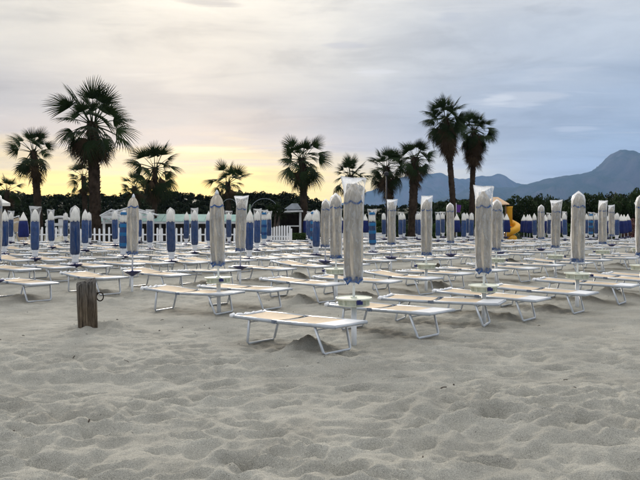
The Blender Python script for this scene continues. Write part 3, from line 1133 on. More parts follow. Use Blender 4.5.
KIND = {(0, 0): 'ears', (0, 1): 'ears', (0, 2): 'round', (1, 0): 'point', (1, 1): 'round', (1, 2): 'ears', (1, 3): 'round', (1, 4): 'ears', (1, 5): 'ears', (1, 6): 'ears',
        (2, 0): 'point', (2, 1): 'ears', (2, 2): 'round', (2, 3): 'ears', (2, 4): 'round', (2, 5): 'round', (2, 6): 'round', (2, 8): 'ears',
        (3, 0): 'round', (3, 1): 'round', (3, 2): 'point', (3, 3): 'round', (4, 0): 'ears', (4, 1): 'round', (4, 2): 'ears', (3, 4): 'ears'}
TURQ = {(4, 1): 1, (3, 4): 1, (4, 4): 1, (4, 5): 1, (5, 4): 2, (4, 9): 2, (5, 10): 1}
protos = {}
for (a, b, p, xp) in cells:
    if xp < -12 or xp > 652 or not own_parasol(a, b, xp):
        continue
    r = random.Random(a * 311 + b * 7)
    kind = KIND.get((a, b)) or r.choice(['ears', 'round', 'point', 'ears'])
    if a <= 2:
        key = ('beige', kind, 'cream' if a <= 1 else 'navy', r.randrange(3))
        desc = {'ears': 'beige closed parasol in square-topped plastic cover', 'round': 'beige closed parasol in round-topped plastic cover', 'point': 'beige closed parasol with its pointed tip showing'}[kind]
    else:
        tq = TURQ.get((a, b), 0)
        navy = (a >= 6 and b >= 5 and r.random() < 0.75) or (a, b) in ((7, 1), (6, 0), (8, 7))
        if navy and not tq:
            key = ('navy', r.randrange(3)); desc = 'navy closed parasol with bare white tip'
        else:
            key = ('blue', kind, r.randrange(3), tq)
            desc = ('turquoise banded blue' if tq else 'blue and white') + ' closed parasol in plastic cover'
    if key not in protos:
        if key[0] == 'beige':
            o = make_beige(key[1], key[2], key[3])
        elif key[0] == 'blue':
            o = make_blue(key[1], key[2], key[3])
        else:
            o = make_navy(key[1])
        protos[key] = o
    else:
        o = copy_tree(protos[key])
    o.location = (p[0], p[1], gh(p[0], p[1]) - 0.0)
    # the tray faces keep their mounting; covers are turned a little each
    o.rotation_euler = (R(r.uniform(-1.2, 1.2)), R(r.uniform(-1.3, 1.3)), R(r.uniform(-14, 14)))
    w = which(a, b)
    if w.startswith('beyond'):
        o['label'] = desc + ', ' + w
    else:
        o['label'] = desc + ', ' + ORD[order[a].index(b)] + ' from left in the ' + ROWNAME[a]
FARP = [(341, 'navy', 44), (365, 'navy', 46), (384, 'blue', 43), (400.5, 'blue', 42), (404, 'blue', 45), (417, 'blue', 44), (419.5, 'blue', 41), (438, 'blue', 40), (443, 'blue', 45.5),
        (457, 'navy', 46), (463.5, 'blue', 38), (467, 'blue', 45), (471, 'blue', 40), (502, 'blue', 40), (506, 'navy', 45.3), (524, 'navy', 46.8), (527, 'navy', 45.6), (530, 'navy', 44.6),
        (535, 'blue', 42), (545.5, 'navy', 46), (549, 'blue', 45), (560, 'navy', 46), (565, 'blue', 41), (586, 'blue', 46), (590.5, 'turq', 42), (596, 'blue', 46), (608, 'navy', 45.5),
        (616.5, 'blue', 41), (621, 'navy', 44), (624.5, 'navy', 45.4), (628, 'navy', 46.8)]
rk = random.Random(61)
for i, (xp, kd, Y) in enumerate(FARP):
    if kd == 'navy':
        key = ('navy', rk.randrange(3)); desc = 'navy closed parasol with white tip'
    else:
        key = ('blue', rk.choice(['ears', 'ears', 'round', 'point']), rk.randrange(3), 1 if kd == 'turq' else 0)
        desc = ('turquoise banded blue' if kd == 'turq' else 'blue and white') + ' covered parasol'
    if key not in protos:
        protos[key] = o = make_navy(key[1]) if key[0] == 'navy' else make_blue(key[1], key[2], key[3])
    else:
        o = copy_tree(protos[key])
    x, y, _ = px(xp, 217, Y)
    o.location = (x, y, gh(x, y))
    o.rotation_euler = (R(rk.uniform(-1.2, 1.2)), R(rk.uniform(-1.3, 1.3)), R(rk.uniform(-40, 40)))
    o['label'] = desc + ', ' + ORD[i] + ' from left at the far right back'
print('loungers', nl, 'cells', len(cells))


# ------------------------------------------------------------------ wooden post
def build_post():
    t = thing('wooden_post', 'short weathered wooden post leaning in the sand at left', 'post', (POST[0], POST[1], gh(POST[0], POST[1]) - 0.14), R(24))
    m = MB()
    n = 10
    rows = []
    r = random.Random(4)
    sec = []
    w = 0.135
    per = []
    for i in range(4):
        c0 = [(-w, -w), (w, -w), (w, w), (-w, w)][i]; c1 = [(-w, -w), (w, -w), (w, w), (-w, w)][(i + 1) % 4]
        for k in range(8):
            u = k / 8
            per.append((c0[0] + (c1[0] - c0[0]) * u, c0[1] + (c1[1] - c0[1]) * u, i))
    nn = len(per)
    groove = [r.uniform(-0.010, 0.004) for _ in per]
    b0 = 0
    zs = [-0.25, 0.0, 0.15, 0.3, 0.45, 0.58, 0.66, 0.73, 0.755]
    for zi, z in enumerate(zs):
        for k, (x, y, _) in enumerate(per):
            corner = 1 - 0.06 * (abs(x) > w * 0.99 and abs(y) > w * 0.99)
            tap = 1.0 - 0.04 * z
            l = math.hypot(x, y)
            q = (corner * tap) + (groove[k] + r.uniform(-.004, .004)) / l
            if zi == len(zs) - 1:
                q *= 0.9
            zz = z + (0.02 * math.sin(k * 0.8) + r.uniform(-.014, .012) if zi >= len(zs) - 2 else 0) + (0.03 * x / w if zi >= len(zs) - 2 else 0)
            m.v.append((x * q, y * q, zz))
    for i in range(len(zs) - 1):
        for k in range(nn):
            a = i * nn + k; b = i * nn + (k + 1) % nn
            m.f.append((a, b, b + nn, a + nn))
    m.v.append((0, 0, 0.76))
    e = (len(zs) - 1) * nn
    for k in range(nn):
        m.f.append((e + k, e + (k + 1) % nn, len(m.v) - 1))
    obj('timber', m.mesh('timber', 'weathered_post'), t, rot=(R(1), R(-2.0), 0))
    m = MB()
    pts = [(0.05 * math.cos(q), 0, 0.062 * math.sin(q)) for q in [2 * math.pi * i / 16 for i in range(17)]]
    m.tube(pts, 0.009, 8, cap=False)
    obj('iron_ring', m.mesh('iron_ring', 'rust_iron', True), t, loc=(0.168, -0.01, 0.52), rot=(0, 0, R(-20)))
    m = MB(); m.tube([(0.10, -0.01, 0.575), (0.150, -0.01, 0.575), (0.165, -0.01, 0.585)], 0.010, 8)
    obj('eye_bolt', m.mesh('eye_bolt', 'rust_iron', True), t)


build_post()


# ------------------------------------------------------------------ twigs and dry weed on the sand
def build_litter():
    r = random.Random(21)
    m = MB()
    for k in range(64):
        y = r.uniform(4.6, 15.0); x = r.uniform(-0.5, 0.5) * y
        if k % 3 == 0:
            x = POST[0] + r.gauss(0, 1.2); y = POST[1] + r.gauss(0, 1.0)
        z = gh(x, y) + 0.003
        an = r.uniform(0, 3.14); L = r.choice([0.006, 0.008, 0.012, 0.016, 0.02, 0.03])
        d = (math.cos(an) * L, math.sin(an) * L)
        m.tube([(x - d[0], y - d[1], gh(x - d[0], y - d[1]) + 0.003), (x, y, z + 0.006), (x + d[0], y + d[1], gh(x + d[0], y + d[1]) + 0.003)], r.uniform(0.002, 0.006), 5)
    o = obj('beach_litter', m.mesh('beach_litter', 'bark'))
    struct(o, 'stuff', 'scattered dark twigs and dry weed on the sand', 'litter')


build_litter()


# ------------------------------------------------------------------ palms
def frond_mesh(name, seed, droop, spread, material, nseg=24, lp=0.50, lb=0.55):
    """a fan leaf of unit length: petiole along +X, then narrow folded segments fanning out, tips hanging"""
    r = random.Random(seed)
    m = MB()
    pet = []
    for i in range(5):
        t = i / 4
        pet.append((lp * t, 0, -0.12 * droop * t * t))
    m.tube(pet, [0.018, 0.014, 0.012, 0.010, 0.008], 4, cap=False)
    hub = Vector(pet[-1])
    slope = -0.24 * droop
    for k in range(nseg):
        u = (k / (nseg - 1)) * 2 - 1
        be = u * spread + r.uniform(-0.03, 0.03)
        L = lb * (0.62 + 0.38 * math.cos(be * 0.75)) * r.uniform(0.88, 1.06)
        d = Vector((math.cos(be), math.sin(be), 0))
        side = Vector((-math.sin(be), math.cos(be), 0))
        w = 0.0135
        stat = []
        for t, ww in ((0.0, 0.25), (0.35, 1.0), (0.7, 0.75), (1.0, 0.06)):
            p = hub + d * (L * t)
            fold = 0.10 * abs(u) * t * L * 2
            z = slope * L * t * math.cos(be) - droop * 0.62 * L * t ** 2.2 - fold * 0.4
            z += r.uniform(-0.012, 0.012) * t
            back = -droop * 0.22 * L * t ** 3
            p = p + Vector((0, 0, z)) + d * back
            stat.append((p, ww * w))
        b0 = len(m.v)
        for (p, ww) in stat:
            m.v.append(tuple(p - side * ww)); m.v.append(tuple(p + Vector((0, 0, ww * 0.5)))); m.v.append(tuple(p + side * ww))
        for i in range(3):
            a = b0 + i * 3
            m.f.append((a, a + 1, a + 4, a + 3)); m.f.append((a + 1, a + 2, a + 5, a + 4))
    return m.mesh(name, material)


FROND = [frond_mesh('frond', 1, 0.16, R(72), 'frond_green'), frond_mesh('frond', 2, 0.45, R(80), 'frond_green'), frond_mesh('frond', 3, 0.95, R(88), 'frond_green'),
         frond_mesh('frond', 7, 0.7, R(74), 'frond_green', 18)]
DEAD = [frond_mesh('dead_frond', 4, -0.25, R(48), 'frond_dead', 20, 0.36, 0.64), frond_mesh('dead_frond', 5, -0.05, R(36), 'frond_dead', 16, 0.36, 0.64)]


def palm(label, xb, xt, yc, Y, Rc, rt, nlive, ndead, skirt, seed, low=-30, base_y=None, smooth_low=0.0):
    """xb/xt: picture x of trunk foot and crown; yc: picture height of the crown heart; Rc: leaf length; rt: trunk radius"""
    r = random.Random(seed)
    fx, fy, _ = px(xb, 217, Y)
    cx, _, cz = px(xt, yc, Y)
    gz = gh(fx, fy)
    t = thing('palm_tree', label, 'palm tree', (fx, fy, gz), 0, 'fan palms behind the beach')
    top = Vector((cx - fx, r.uniform(-.2, .2), cz - gz))
    H = top.z
    m = MB()
    nz = max(14, int(H * 4)); n = 14
    ctr = []
    for i in range(nz + 1):
        u = i / nz
        ctr.append(Vector((top.x * (u ** 1.3), top.y * u, H * u - 0.15 * (1 - u))))
    b0 = 0
    for i in range(nz + 1):
        u = i / nz
        rad = rt * (1.0 + 0.22 * math.exp(-u * H / 0.5)) * (1 - 0.10 * u) * (1 + 0.06 * math.sin(i * 2.1 + seed) + r.uniform(-.03, .03))
        if u > 0.97:
            rad *= 0.7
        for k in range(n):
            an = 2 * math.pi * k / n
            q = rad * (1 + r.uniform(-.07, .07))
            m.v.append((ctr[i].x + q * math.cos(an), ctr[i].y + q * math.sin(an), ctr[i].z))
    for i in range(nz):
        for k in range(n):
            a = i * n + k; b = i * n + (k + 1) % n
            m.f.append((a, b, b + n, a + n))
    m.f.append(tuple(nz * n + k for k in range(n)))
    # old leaf bases: short wedges standing off the bark in spiralling rows
    nb = int(H * 34)
    for k in range(nb):
        u = smooth_low + (1 - smooth_low) * (k + r.random()) / nb
        an = k * 2.399 + r.uniform(-.2, .2)
        i = min(nz - 1, int(u * nz)); f = u * nz - i
        c = ctr[i].lerp(ctr[i + 1], f)
        d = Vector((math.cos(an), math.sin(an), 0)); s = Vector((-math.sin(an), math.cos(an), 0))
        rr = rt * (1 - 0.10 * u) * 0.94
        w = rt * r.uniform(0.16, 0.26); ln = rt * r.uniform(0.25, 0.5); ou = rt * r.uniform(0.12, 0.34)
        p = c + d * rr
        b1 = len(m.v)
        for q in (p - s * w + Vector((0, 0, -ln * .4)), p + s * w + Vector((0, 0, -ln * .4)), p + d * ou + s * w * .55 + Vector((0, 0, ln)), p + d * ou - s * w * .55 + Vector((0, 0, ln)), p + Vector((0, 0, ln * .9))):
            m.v.append(tuple(q))
        m.f.append((b1, b1 + 1, b1 + 2, b1 + 3)); m.f.append((b1 + 3, b1 + 2, b1 + 4)); m.f.append((b1, b1 + 3, b1 + 4)); m.f.append((b1 + 1, b1 + 4, b1 + 2))
    obj('trunk', m.mesh('trunk', 'palm_bark_smooth' if smooth_low > 0.5 else 'palm_bark', False), t)
    for k in range(nlive):
        u = (k + 0.5) / nlive
        el = R(min(88, 86 - (86 - low) * u ** 0.85 + r.uniform(-16, 16)))
        an = k * 2.39996 + r.uniform(-0.25, 0.25)
        me = FROND[0] if u < 0.3 else FROND[1] if u < 0.55 else r.choice([FROND[1], FROND[2], FROND[3]]) if u < 0.8 else FROND[2]
        sc = Rc * r.uniform(0.55, 1.05) * (0.84 + 0.16 * min(1, u * 3))
        p = top + Vector((math.cos(an) * rt * 0.5, math.sin(an) * rt * 0.5, -0.35 * u * rt * 3))
        obj('frond', me, t, tuple(p), (R(r.uniform(-55, 55)), -el, an), sc)
    for k in range(ndead):
        u = (k + 0.5) / ndead
        an = k * 2.39996 + 1.0
        el = R(-62 - 24 * u + r.uniform(-7, 7))
        z = top.z - 0.25 * rt - skirt * u * r.uniform(0.7, 1.0)
        uu = min(1, max(0, z / H))
        c = ctr[int(uu * nz)]
        p = Vector((c.x + math.cos(an) * rt * 0.8, c.y + math.sin(an) * rt * 0.8, z))
        obj('dead_frond', r.choice(DEAD), t, tuple(p), (R(r.uniform(-30, 30)), -el, an), Rc * r.uniform(0.6, 0.9) * (1 - 0.2 * u))


palm('tallest left palm with thick dark trunk and wide round crown', 96, 93, 122, 44, 3.15, 0.34, 40, 24, 1.1, 1, -44)
palm('slim left palm with drooping fronds, second from the left edge', 40, 32, 150, 44, 1.90, 0.23, 24, 16, 1.3, 2, -52)
palm('small palm showing behind the tallest left palm', 86, 84, 176, 55, 1.75, 0.20, 28, 6, 0.7, 3, -40)
palm('low palm crown at the left edge of the picture', 6, 8, 190, 45, 1.25, 0.17, 22, 8, 0.5, 4, -40)
palm('palm above the mint roof with feathery lower fronds', 154, 155, 167, 47, 2.25, 0.18, 28, 14, 1.4, 5, -52)
palm('dark bushy young palm left of the mint roofed building', 136, 134, 186, 50, 1.3, 0.2, 28, 18, 0.8, 6, -60)
palm('small palm standing alone over the sunset glow', 229, 228, 182, 52, 1.9, 0.19, 26, 6, 0.4, 7, -28)
palm('palm behind the grey roofed kiosk', 305, 302, 158, 48, 2.15, 0.25, 42, 18, 1.3, 8, -50)
palm('palm crown rising behind the nearest beige parasol', 351, 351, 175, 56, 2.0, 0.25, 34, 10, 0.8, 9, -40)
palm('palm beside the dark lamp post', 393, 386, 166, 50, 1.8, 0.27, 36, 26, 1.5, 10, -50)
palm('palm with stout brown trunk right of the lamp post', 412, 415, 157, 48.5, 1.8, 0.29, 38, 24, 1.3, 11, -46)
palm('tallest right palm with long shaggy skirt of dead fronds', 455, 446, 117, 48, 2.0, 0.20, 58, 64, 2.1, 12, -62)
palm('second tall shaggy palm right of the tallest right palm', 471, 474, 129, 50, 1.85, 0.19, 54, 60, 2.0, 13, -62)


# ------------------------------------------------------------------ broadleaf / pine crowns
def leaf_crown(seed, rx, ry, rz, nclump, nleaf, leaf, flat_bottom=0.35):
    """arrays of leaf quads scattered in clumps through a crown; returns (verts, faces)"""
    g = np.random.RandomState(seed)
    cl = []
    while len(cl) < nclump:
        p = g.uniform(-1, 1, 3)
        l = np.linalg.norm(p)
        if l > 1 or l < 0.35 or p[2] < -flat_bottom - 0.3:
            continue
        cl.append(p)
    cl = np.array(cl)
    cr = g.uniform(0.20, 0.38, nclump)
    ci = g.randint(0, nclump, nleaf)
    d = g.normal(size=(nleaf, 3)); d /= np.linalg.norm(d, axis=1)[:, None]
    rad = g.uniform(0.35, 1.0, nleaf) ** 0.5
    c = cl[ci] + d * (cr[ci] * rad)[:, None]
    c = c * np.array([rx, ry, rz])
    nrm = d + g.normal(scale=0.6, size=(nleaf, 3)); nrm /= np.linalg.norm(nrm, axis=1)[:, None]
    a = np.cross(nrm, g.normal(size=(nleaf, 3))); a /= np.linalg.norm(a, axis=1)[:, None]
    b = np.cross(nrm, a)
    s = leaf * g.uniform(0.6, 1.4, nleaf)[:, None]
    v = np.stack([c - a * s, c - b * s * 0.55, c + a * s, c + b * s * 0.55], 1).reshape(-1, 3)
    f = np.arange(nleaf * 4).reshape(-1, 4)
    return v, f


def np_mesh(name, v, f, material):
    me = bpy.data.meshes.new(name)
    me.vertices.add(len(v)); me.vertices.foreach_set('co', np.asarray(v, float).ravel())
    me.loops.add(f.size); me.loops.foreach_set('vertex_index', f.ravel().astype(np.int32))
    me.polygons.add(len(f)); me.polygons.foreach_set('loop_start', np.arange(0, f.size, 4, dtype=np.int32))
    me.polygons.foreach_set('loop_total', np.full(len(f), 4, dtype=np.int32))
    me.materials.append(MATS[material])
    me.update(calc_edges=True)
    return me


def limb_mesh(name, seed, h, r0):
    r = random.Random(seed)
    m = MB()
    m.tube([(0, 0, -0.2), (0.05 * h, 0, 0.4 * h), (0.02 * h, 0.03 * h, 0.75 * h)], [r0, r0 * 0.8, r0 * 0.5], 8)
    for k in range(5):
        an = k * 1.3 + r.random()
        z0 = h * (0.35 + 0.08 * k)
        m.tube([(0.04 * h, 0, z0), (math.cos(an) * 0.22 * h, math.sin(an) * 0.22 * h, z0 + 0.2 * h), (math.cos(an) * 0.36 * h, math.sin(an) * 0.36 * h, z0 + 0.32 * h)], [r0 * .45, r0 * .3, r0 * .12], 6)
    return m.mesh(name, 'bark', True)


CROWN = []
for s in range(5):
    v, f = leaf_crown(100 + s, 1.0, 1.0, 0.62, 46, 5200, 0.050)
    CROWN.append(np_mesh('crown', v, f, 'foliage_pine'))
LIMB = [limb_mesh('trunk', 50 + s, 1.0, 0.06) for s in range(3)]

# tree belt at the right: one object per tree
belt = [(487, 199, 62), (505, 200, 66), (521, 199, 60), (533, 196, 64), (547, 199, 61), (558, 199, 67), (571, 200, 62), (584, 197, 65), (596, 195.5, 61), (609, 196.5, 66),
        (621, 196, 62), (630, 192, 58), (641, 191, 63), (655, 192, 59), (668, 194, 63), (474, 200, 66), (462, 200, 70), (497, 203, 72), (541, 202, 74), (577, 202, 74), (603, 201, 75), (450, 203, 72), (436, 204, 74)]
bx = sorted(q[0] for q in belt)
r = random.Random(8)
for i, (xp, yt, Y) in enumerate(belt):
    x, y, zt = px(xp, yt, Y)
    hw = r.uniform(1.1, 2.1)
    gr = 'trees of the belt behind the right half of the beach'
    side = 'right' if xp > 520 else 'middle'
    t = thing('tree', 'dark green tree, ' + ORD[bx.index(xp)] + ' from left in the belt behind the right half', 'tree', (x, y, 0), r.uniform(0, 6), gr)
    H = zt
    rz = H * 0.44
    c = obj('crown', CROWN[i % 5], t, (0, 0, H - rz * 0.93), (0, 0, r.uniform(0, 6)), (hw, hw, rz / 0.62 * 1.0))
    obj('trunk', LIMB[i % 3], t, (0, 0, 0), (0, 0, r.uniform(0, 6)), H * 0.8)

# low hedge bushes in front of the belt and behind the middle
HED = []
for s in range(4):
    v, f = leaf_crown(200 + s, 1.0, 0.8, 0.62, 40, 3000, 0.055, 0.8)
    HED.append(np_mesh('foliage', v, f, 'foliage_hedge'))
STEM = limb_mesh('stem', 77, 1.0, 0.04)
hedge = [(342, 222, 52), (358, 221, 53), (374, 219, 52), (398, 221, 51), (408, 224, 50), (424, 221, 52), (440, 222, 51), (456, 223, 51), (472, 223, 52), (488, 222, 53), (528, 223, 54), (545, 221, 53), (562, 222, 54),
         (580, 220, 53), (598, 221, 54), (616, 221, 54), (650, 222, 53), (326, 220, 50)]
hx = sorted(q[0] for q in hedge)
r = random.Random(18)
for i, (xp, yt, Y) in enumerate(hedge):
    x, y, zt = px(xp, yt, Y)
    t = thing('bush', 'low rounded green bush, ' + ORD[hx.index(xp)] + ' from left in the hedge under the trees', 'bush', (x, y, 0), r.uniform(0, 6), 'bushes of the hedge behind the parasols')
    hw = r.uniform(0.9, 1.2)
    obj('foliage', HED[i % 4], t, (0, 0, zt * 0.5), (0, 0, 0), (hw, hw, zt * 0.5 / 0.62 * 0.85))
    obj('stem', STEM, t, (0, 0, 0), (0, 0, 0), zt * 0.6)
x, y, zt = px(633, 219, 50)
t = thing('bush', 'reddish brown bush at the right end of the hedge', 'bush', (x, y, 0))
v, f = leaf_crown(300, 0.75, 0.7, 0.8, 40, 3000, 0.045, 0.8)
obj('foliage', np_mesh('foliage', v, f, 'foliage_red'), t, (0, 0, 0.8))
obj('stem', STEM, t, (0, 0, 0), (0, 0, 0), 0.8)
# clipped square hedge block beside the gate
x, y, _ = px(298, 240, 41.5)
g = np.random.RandomState(9)
nf = 5000
c = g.uniform(-1, 1, (nf, 3)); ax = g.randint(0, 3, nf); c[np.arange(nf), ax] = np.sign(c[np.arange(nf), ax]) * g.uniform(0.8, 1.03, nf)
c = c * np.array([0.42, 0.5, 0.36]) + np.array([0, 0, 0.38])
n1 = g.normal(size=(nf, 3)); n1 /= np.linalg.norm(n1, axis=1)[:, None]
a1 = np.cross(n1, g.normal(size=(nf, 3))); a1 /= np.linalg.norm(a1, axis=1)[:, None]; b1 = np.cross(n1, a1)
v = np.stack([c - a1 * .05, c - b1 * .03, c + a1 * .05, c + b1 * .03], 1).reshape(-1, 3)
t = thing('clipped_hedge', 'clipped square dark hedge beside the end of the picket fence', 'hedge', (x, y, 0))
obj('foliage', np_mesh('foliage', v, np.arange(nf * 4).reshape(-1, 4), 'foliage_hedge'), t)
obj('stem', STEM, t, (0, 0, 0), (0, 0, 0), 0.5)


# wooded hill at the left: reads as one dark mass
def build_wood():
    prof = [(-220, 193), (-60, 190), (0, 190), (15, 193), (40, 196), (60, 195), (80, 194), (100, 194), (108, 196), (125, 193), (145, 190), (160, 189), (172, 190), (185, 192), (200, 195), (215, 196),
            (226, 194), (240, 193.5), (255, 193), (265, 192.5), (280, 194), (293, 193), (303, 196), (318, 202), (335, 204), (360, 205), (400, 205), (430, 203), (450, 200), (470, 200)]
    xsx = [p[0] for p in prof]; ysy = [p[1] for p in prof]
    g = np.random.RandomState(3)
    base = [leaf_crown(400 + s, 1, 1, 0.7, 48, 2600, 0.095, 0.9) for s in range(4)]
    V = []; n = 0
    for layer, (Y0, dy) in enumerate(((118, 0.0), (106, 5.0), (94, 10.0), (84, 15.5), (74, 20.0))):
        x = -230.0
        while x < 478:
            yt = np.interp(x, xsx, ysy) + dy + g.uniform(-0.6, 1.4)
            Y = Y0 + g.uniform(-4, 4)
            X, _, Z = px(x, yt, Y)
            w = g.uniform(1.5, 2.5)
            hz = g.uniform(1.3, 1.9)
            v, f = base[g.randint(4)]
            an = g.uniform(0, 6.28)
            cs, sn = math.cos(an), math.sin(an)
            vv = np.stack([(v[:, 0] * cs - v[:, 1] * sn) * w + X, (v[:, 0] * sn + v[:, 1] * cs) * w + Y, v[:, 2] * hz / 0.7 + Z - hz * 1.0], 1)
            V.append(vv)
            x += w * 1.05 / Y * F
    v = np.concatenate(V)
    f = np.arange(len(v)).reshape(-1, 4)
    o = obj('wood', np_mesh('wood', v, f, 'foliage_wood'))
    struct(o, 'stuff', 'dark wooded rise against the yellow sunset sky', 'wood')
    # the rise the wood grows on
    rows = []
    xs = np.linspace(-900, 640, 120)
    for Y, k in ((78, -0.2), (88, 0.15), (100, 0.5), (116, 0.75), (130, 0.8), (170, 0.5), (240, -0.2)):
        rows.append([((q - 320) / F * 110, Y, (max(0.3, CAMH + (HOR + 3 - np.interp(q, xsx, ysy)) / F * 112) * k if k > 0 else k) * min(1, max(0, (560 - q) / 100))) for q in xs])
    m = MB(); m.grid(rows)
    o = obj('hill', m.mesh('hill', 'foliage_wood', True))
    struct(o, label='low dark rise under the wood')


build_wood()


# ------------------------------------------------------------------ picket fence
def build_fence():
    Y = 39.6
    x0 = px(-40, 0, Y)[0]; x1 = px(270, 0, Y)[0]; x2 = px(291, 0, Y)[0]
    t = thing('picket_fence', 'white picket fence along the back of the beach at left', 'fence', (x0, Y, 0))
    pm = MB()
    w, th, h = 0.10, 0.022, 1.12
    pm.v = [(-w / 2, 0, 0), (w / 2, 0, 0), (w / 2, 0, h - 0.05), (0, 0, h), (-w / 2, 0, h - 0.05), (-w / 2, th, 0), (w / 2, th, 0), (w / 2, th, h - 0.05), (0, th, h), (-w / 2, th, h - 0.05)]
    pm.f = [(0, 1, 2, 3, 4), (9, 8, 7, 6, 5), (0, 5, 6, 1), (1, 6, 7, 2), (2, 7, 8, 3), (3, 8, 9, 4), (4, 9, 5, 0)]
    pme = pm.mesh('picket', 'white_paint')
    r = random.Random(3)
    x = x0
    k = 0
    while x < x1:
        obj('picket', pme, t, (x - x0, 0, r.uniform(-0.03, 0.02)), (0, R(r.uniform(-1.0, 1.0)), 0), (1, 1, r.uniform(0.96, 1.02)))
        x += 0.268; k += 1
    for z in (0.28, 0.72):
        m = MB(); m.box(((x1 - x0) / 2, 0.042, z), (x1 - x0, 0.035, 0.07))
        obj('rail', m.mesh('rail', 'white_paint'), t)
    x = 0.1
    while x < x1 - x0:
        m = MB(); m.box((x, 0.11, 0.45), (0.09, 0.09, 1.1)); obj('fence_post', m.mesh('fence_post', 'white_paint'), t); x += 2.2
    # gate leaf: tighter pickets rising to the right end
    g = thing('picket_gate', 'white picket gate leaf with rising tops at the fence end', 'gate', (x1 + 0.06, Y - 0.3, 0), R(-4))
    wd = x2 - x1 - 0.06
    n = 8
    for k in range(n):
        obj('picket', pme, g, (0.05 + (wd - 0.1) * k / (n - 1), 0, 0.04), (0, 0, 0), (0.95, 1, 0.98 + 0.10 * math.sin(k / (n - 1) * 2.4)))
    for z in (0.3, 0.62):
        m = MB(); m.box((wd / 2, 0.042, z), (wd, 0.035, 0.07)); obj('rail', m.mesh('rail', 'white_paint'), g)
    m = MB(); m.box((wd + 0.02, 0.05, 0.5), (0.10, 0.10, 1.12)); obj('gate_post', m.mesh('gate_post', 'white_paint'), g)


build_fence()


# ------------------------------------------------------------------ buildings behind the fence
def beam(m, p, q, w):
    m.tube([p, q], w * 0.6, 4)


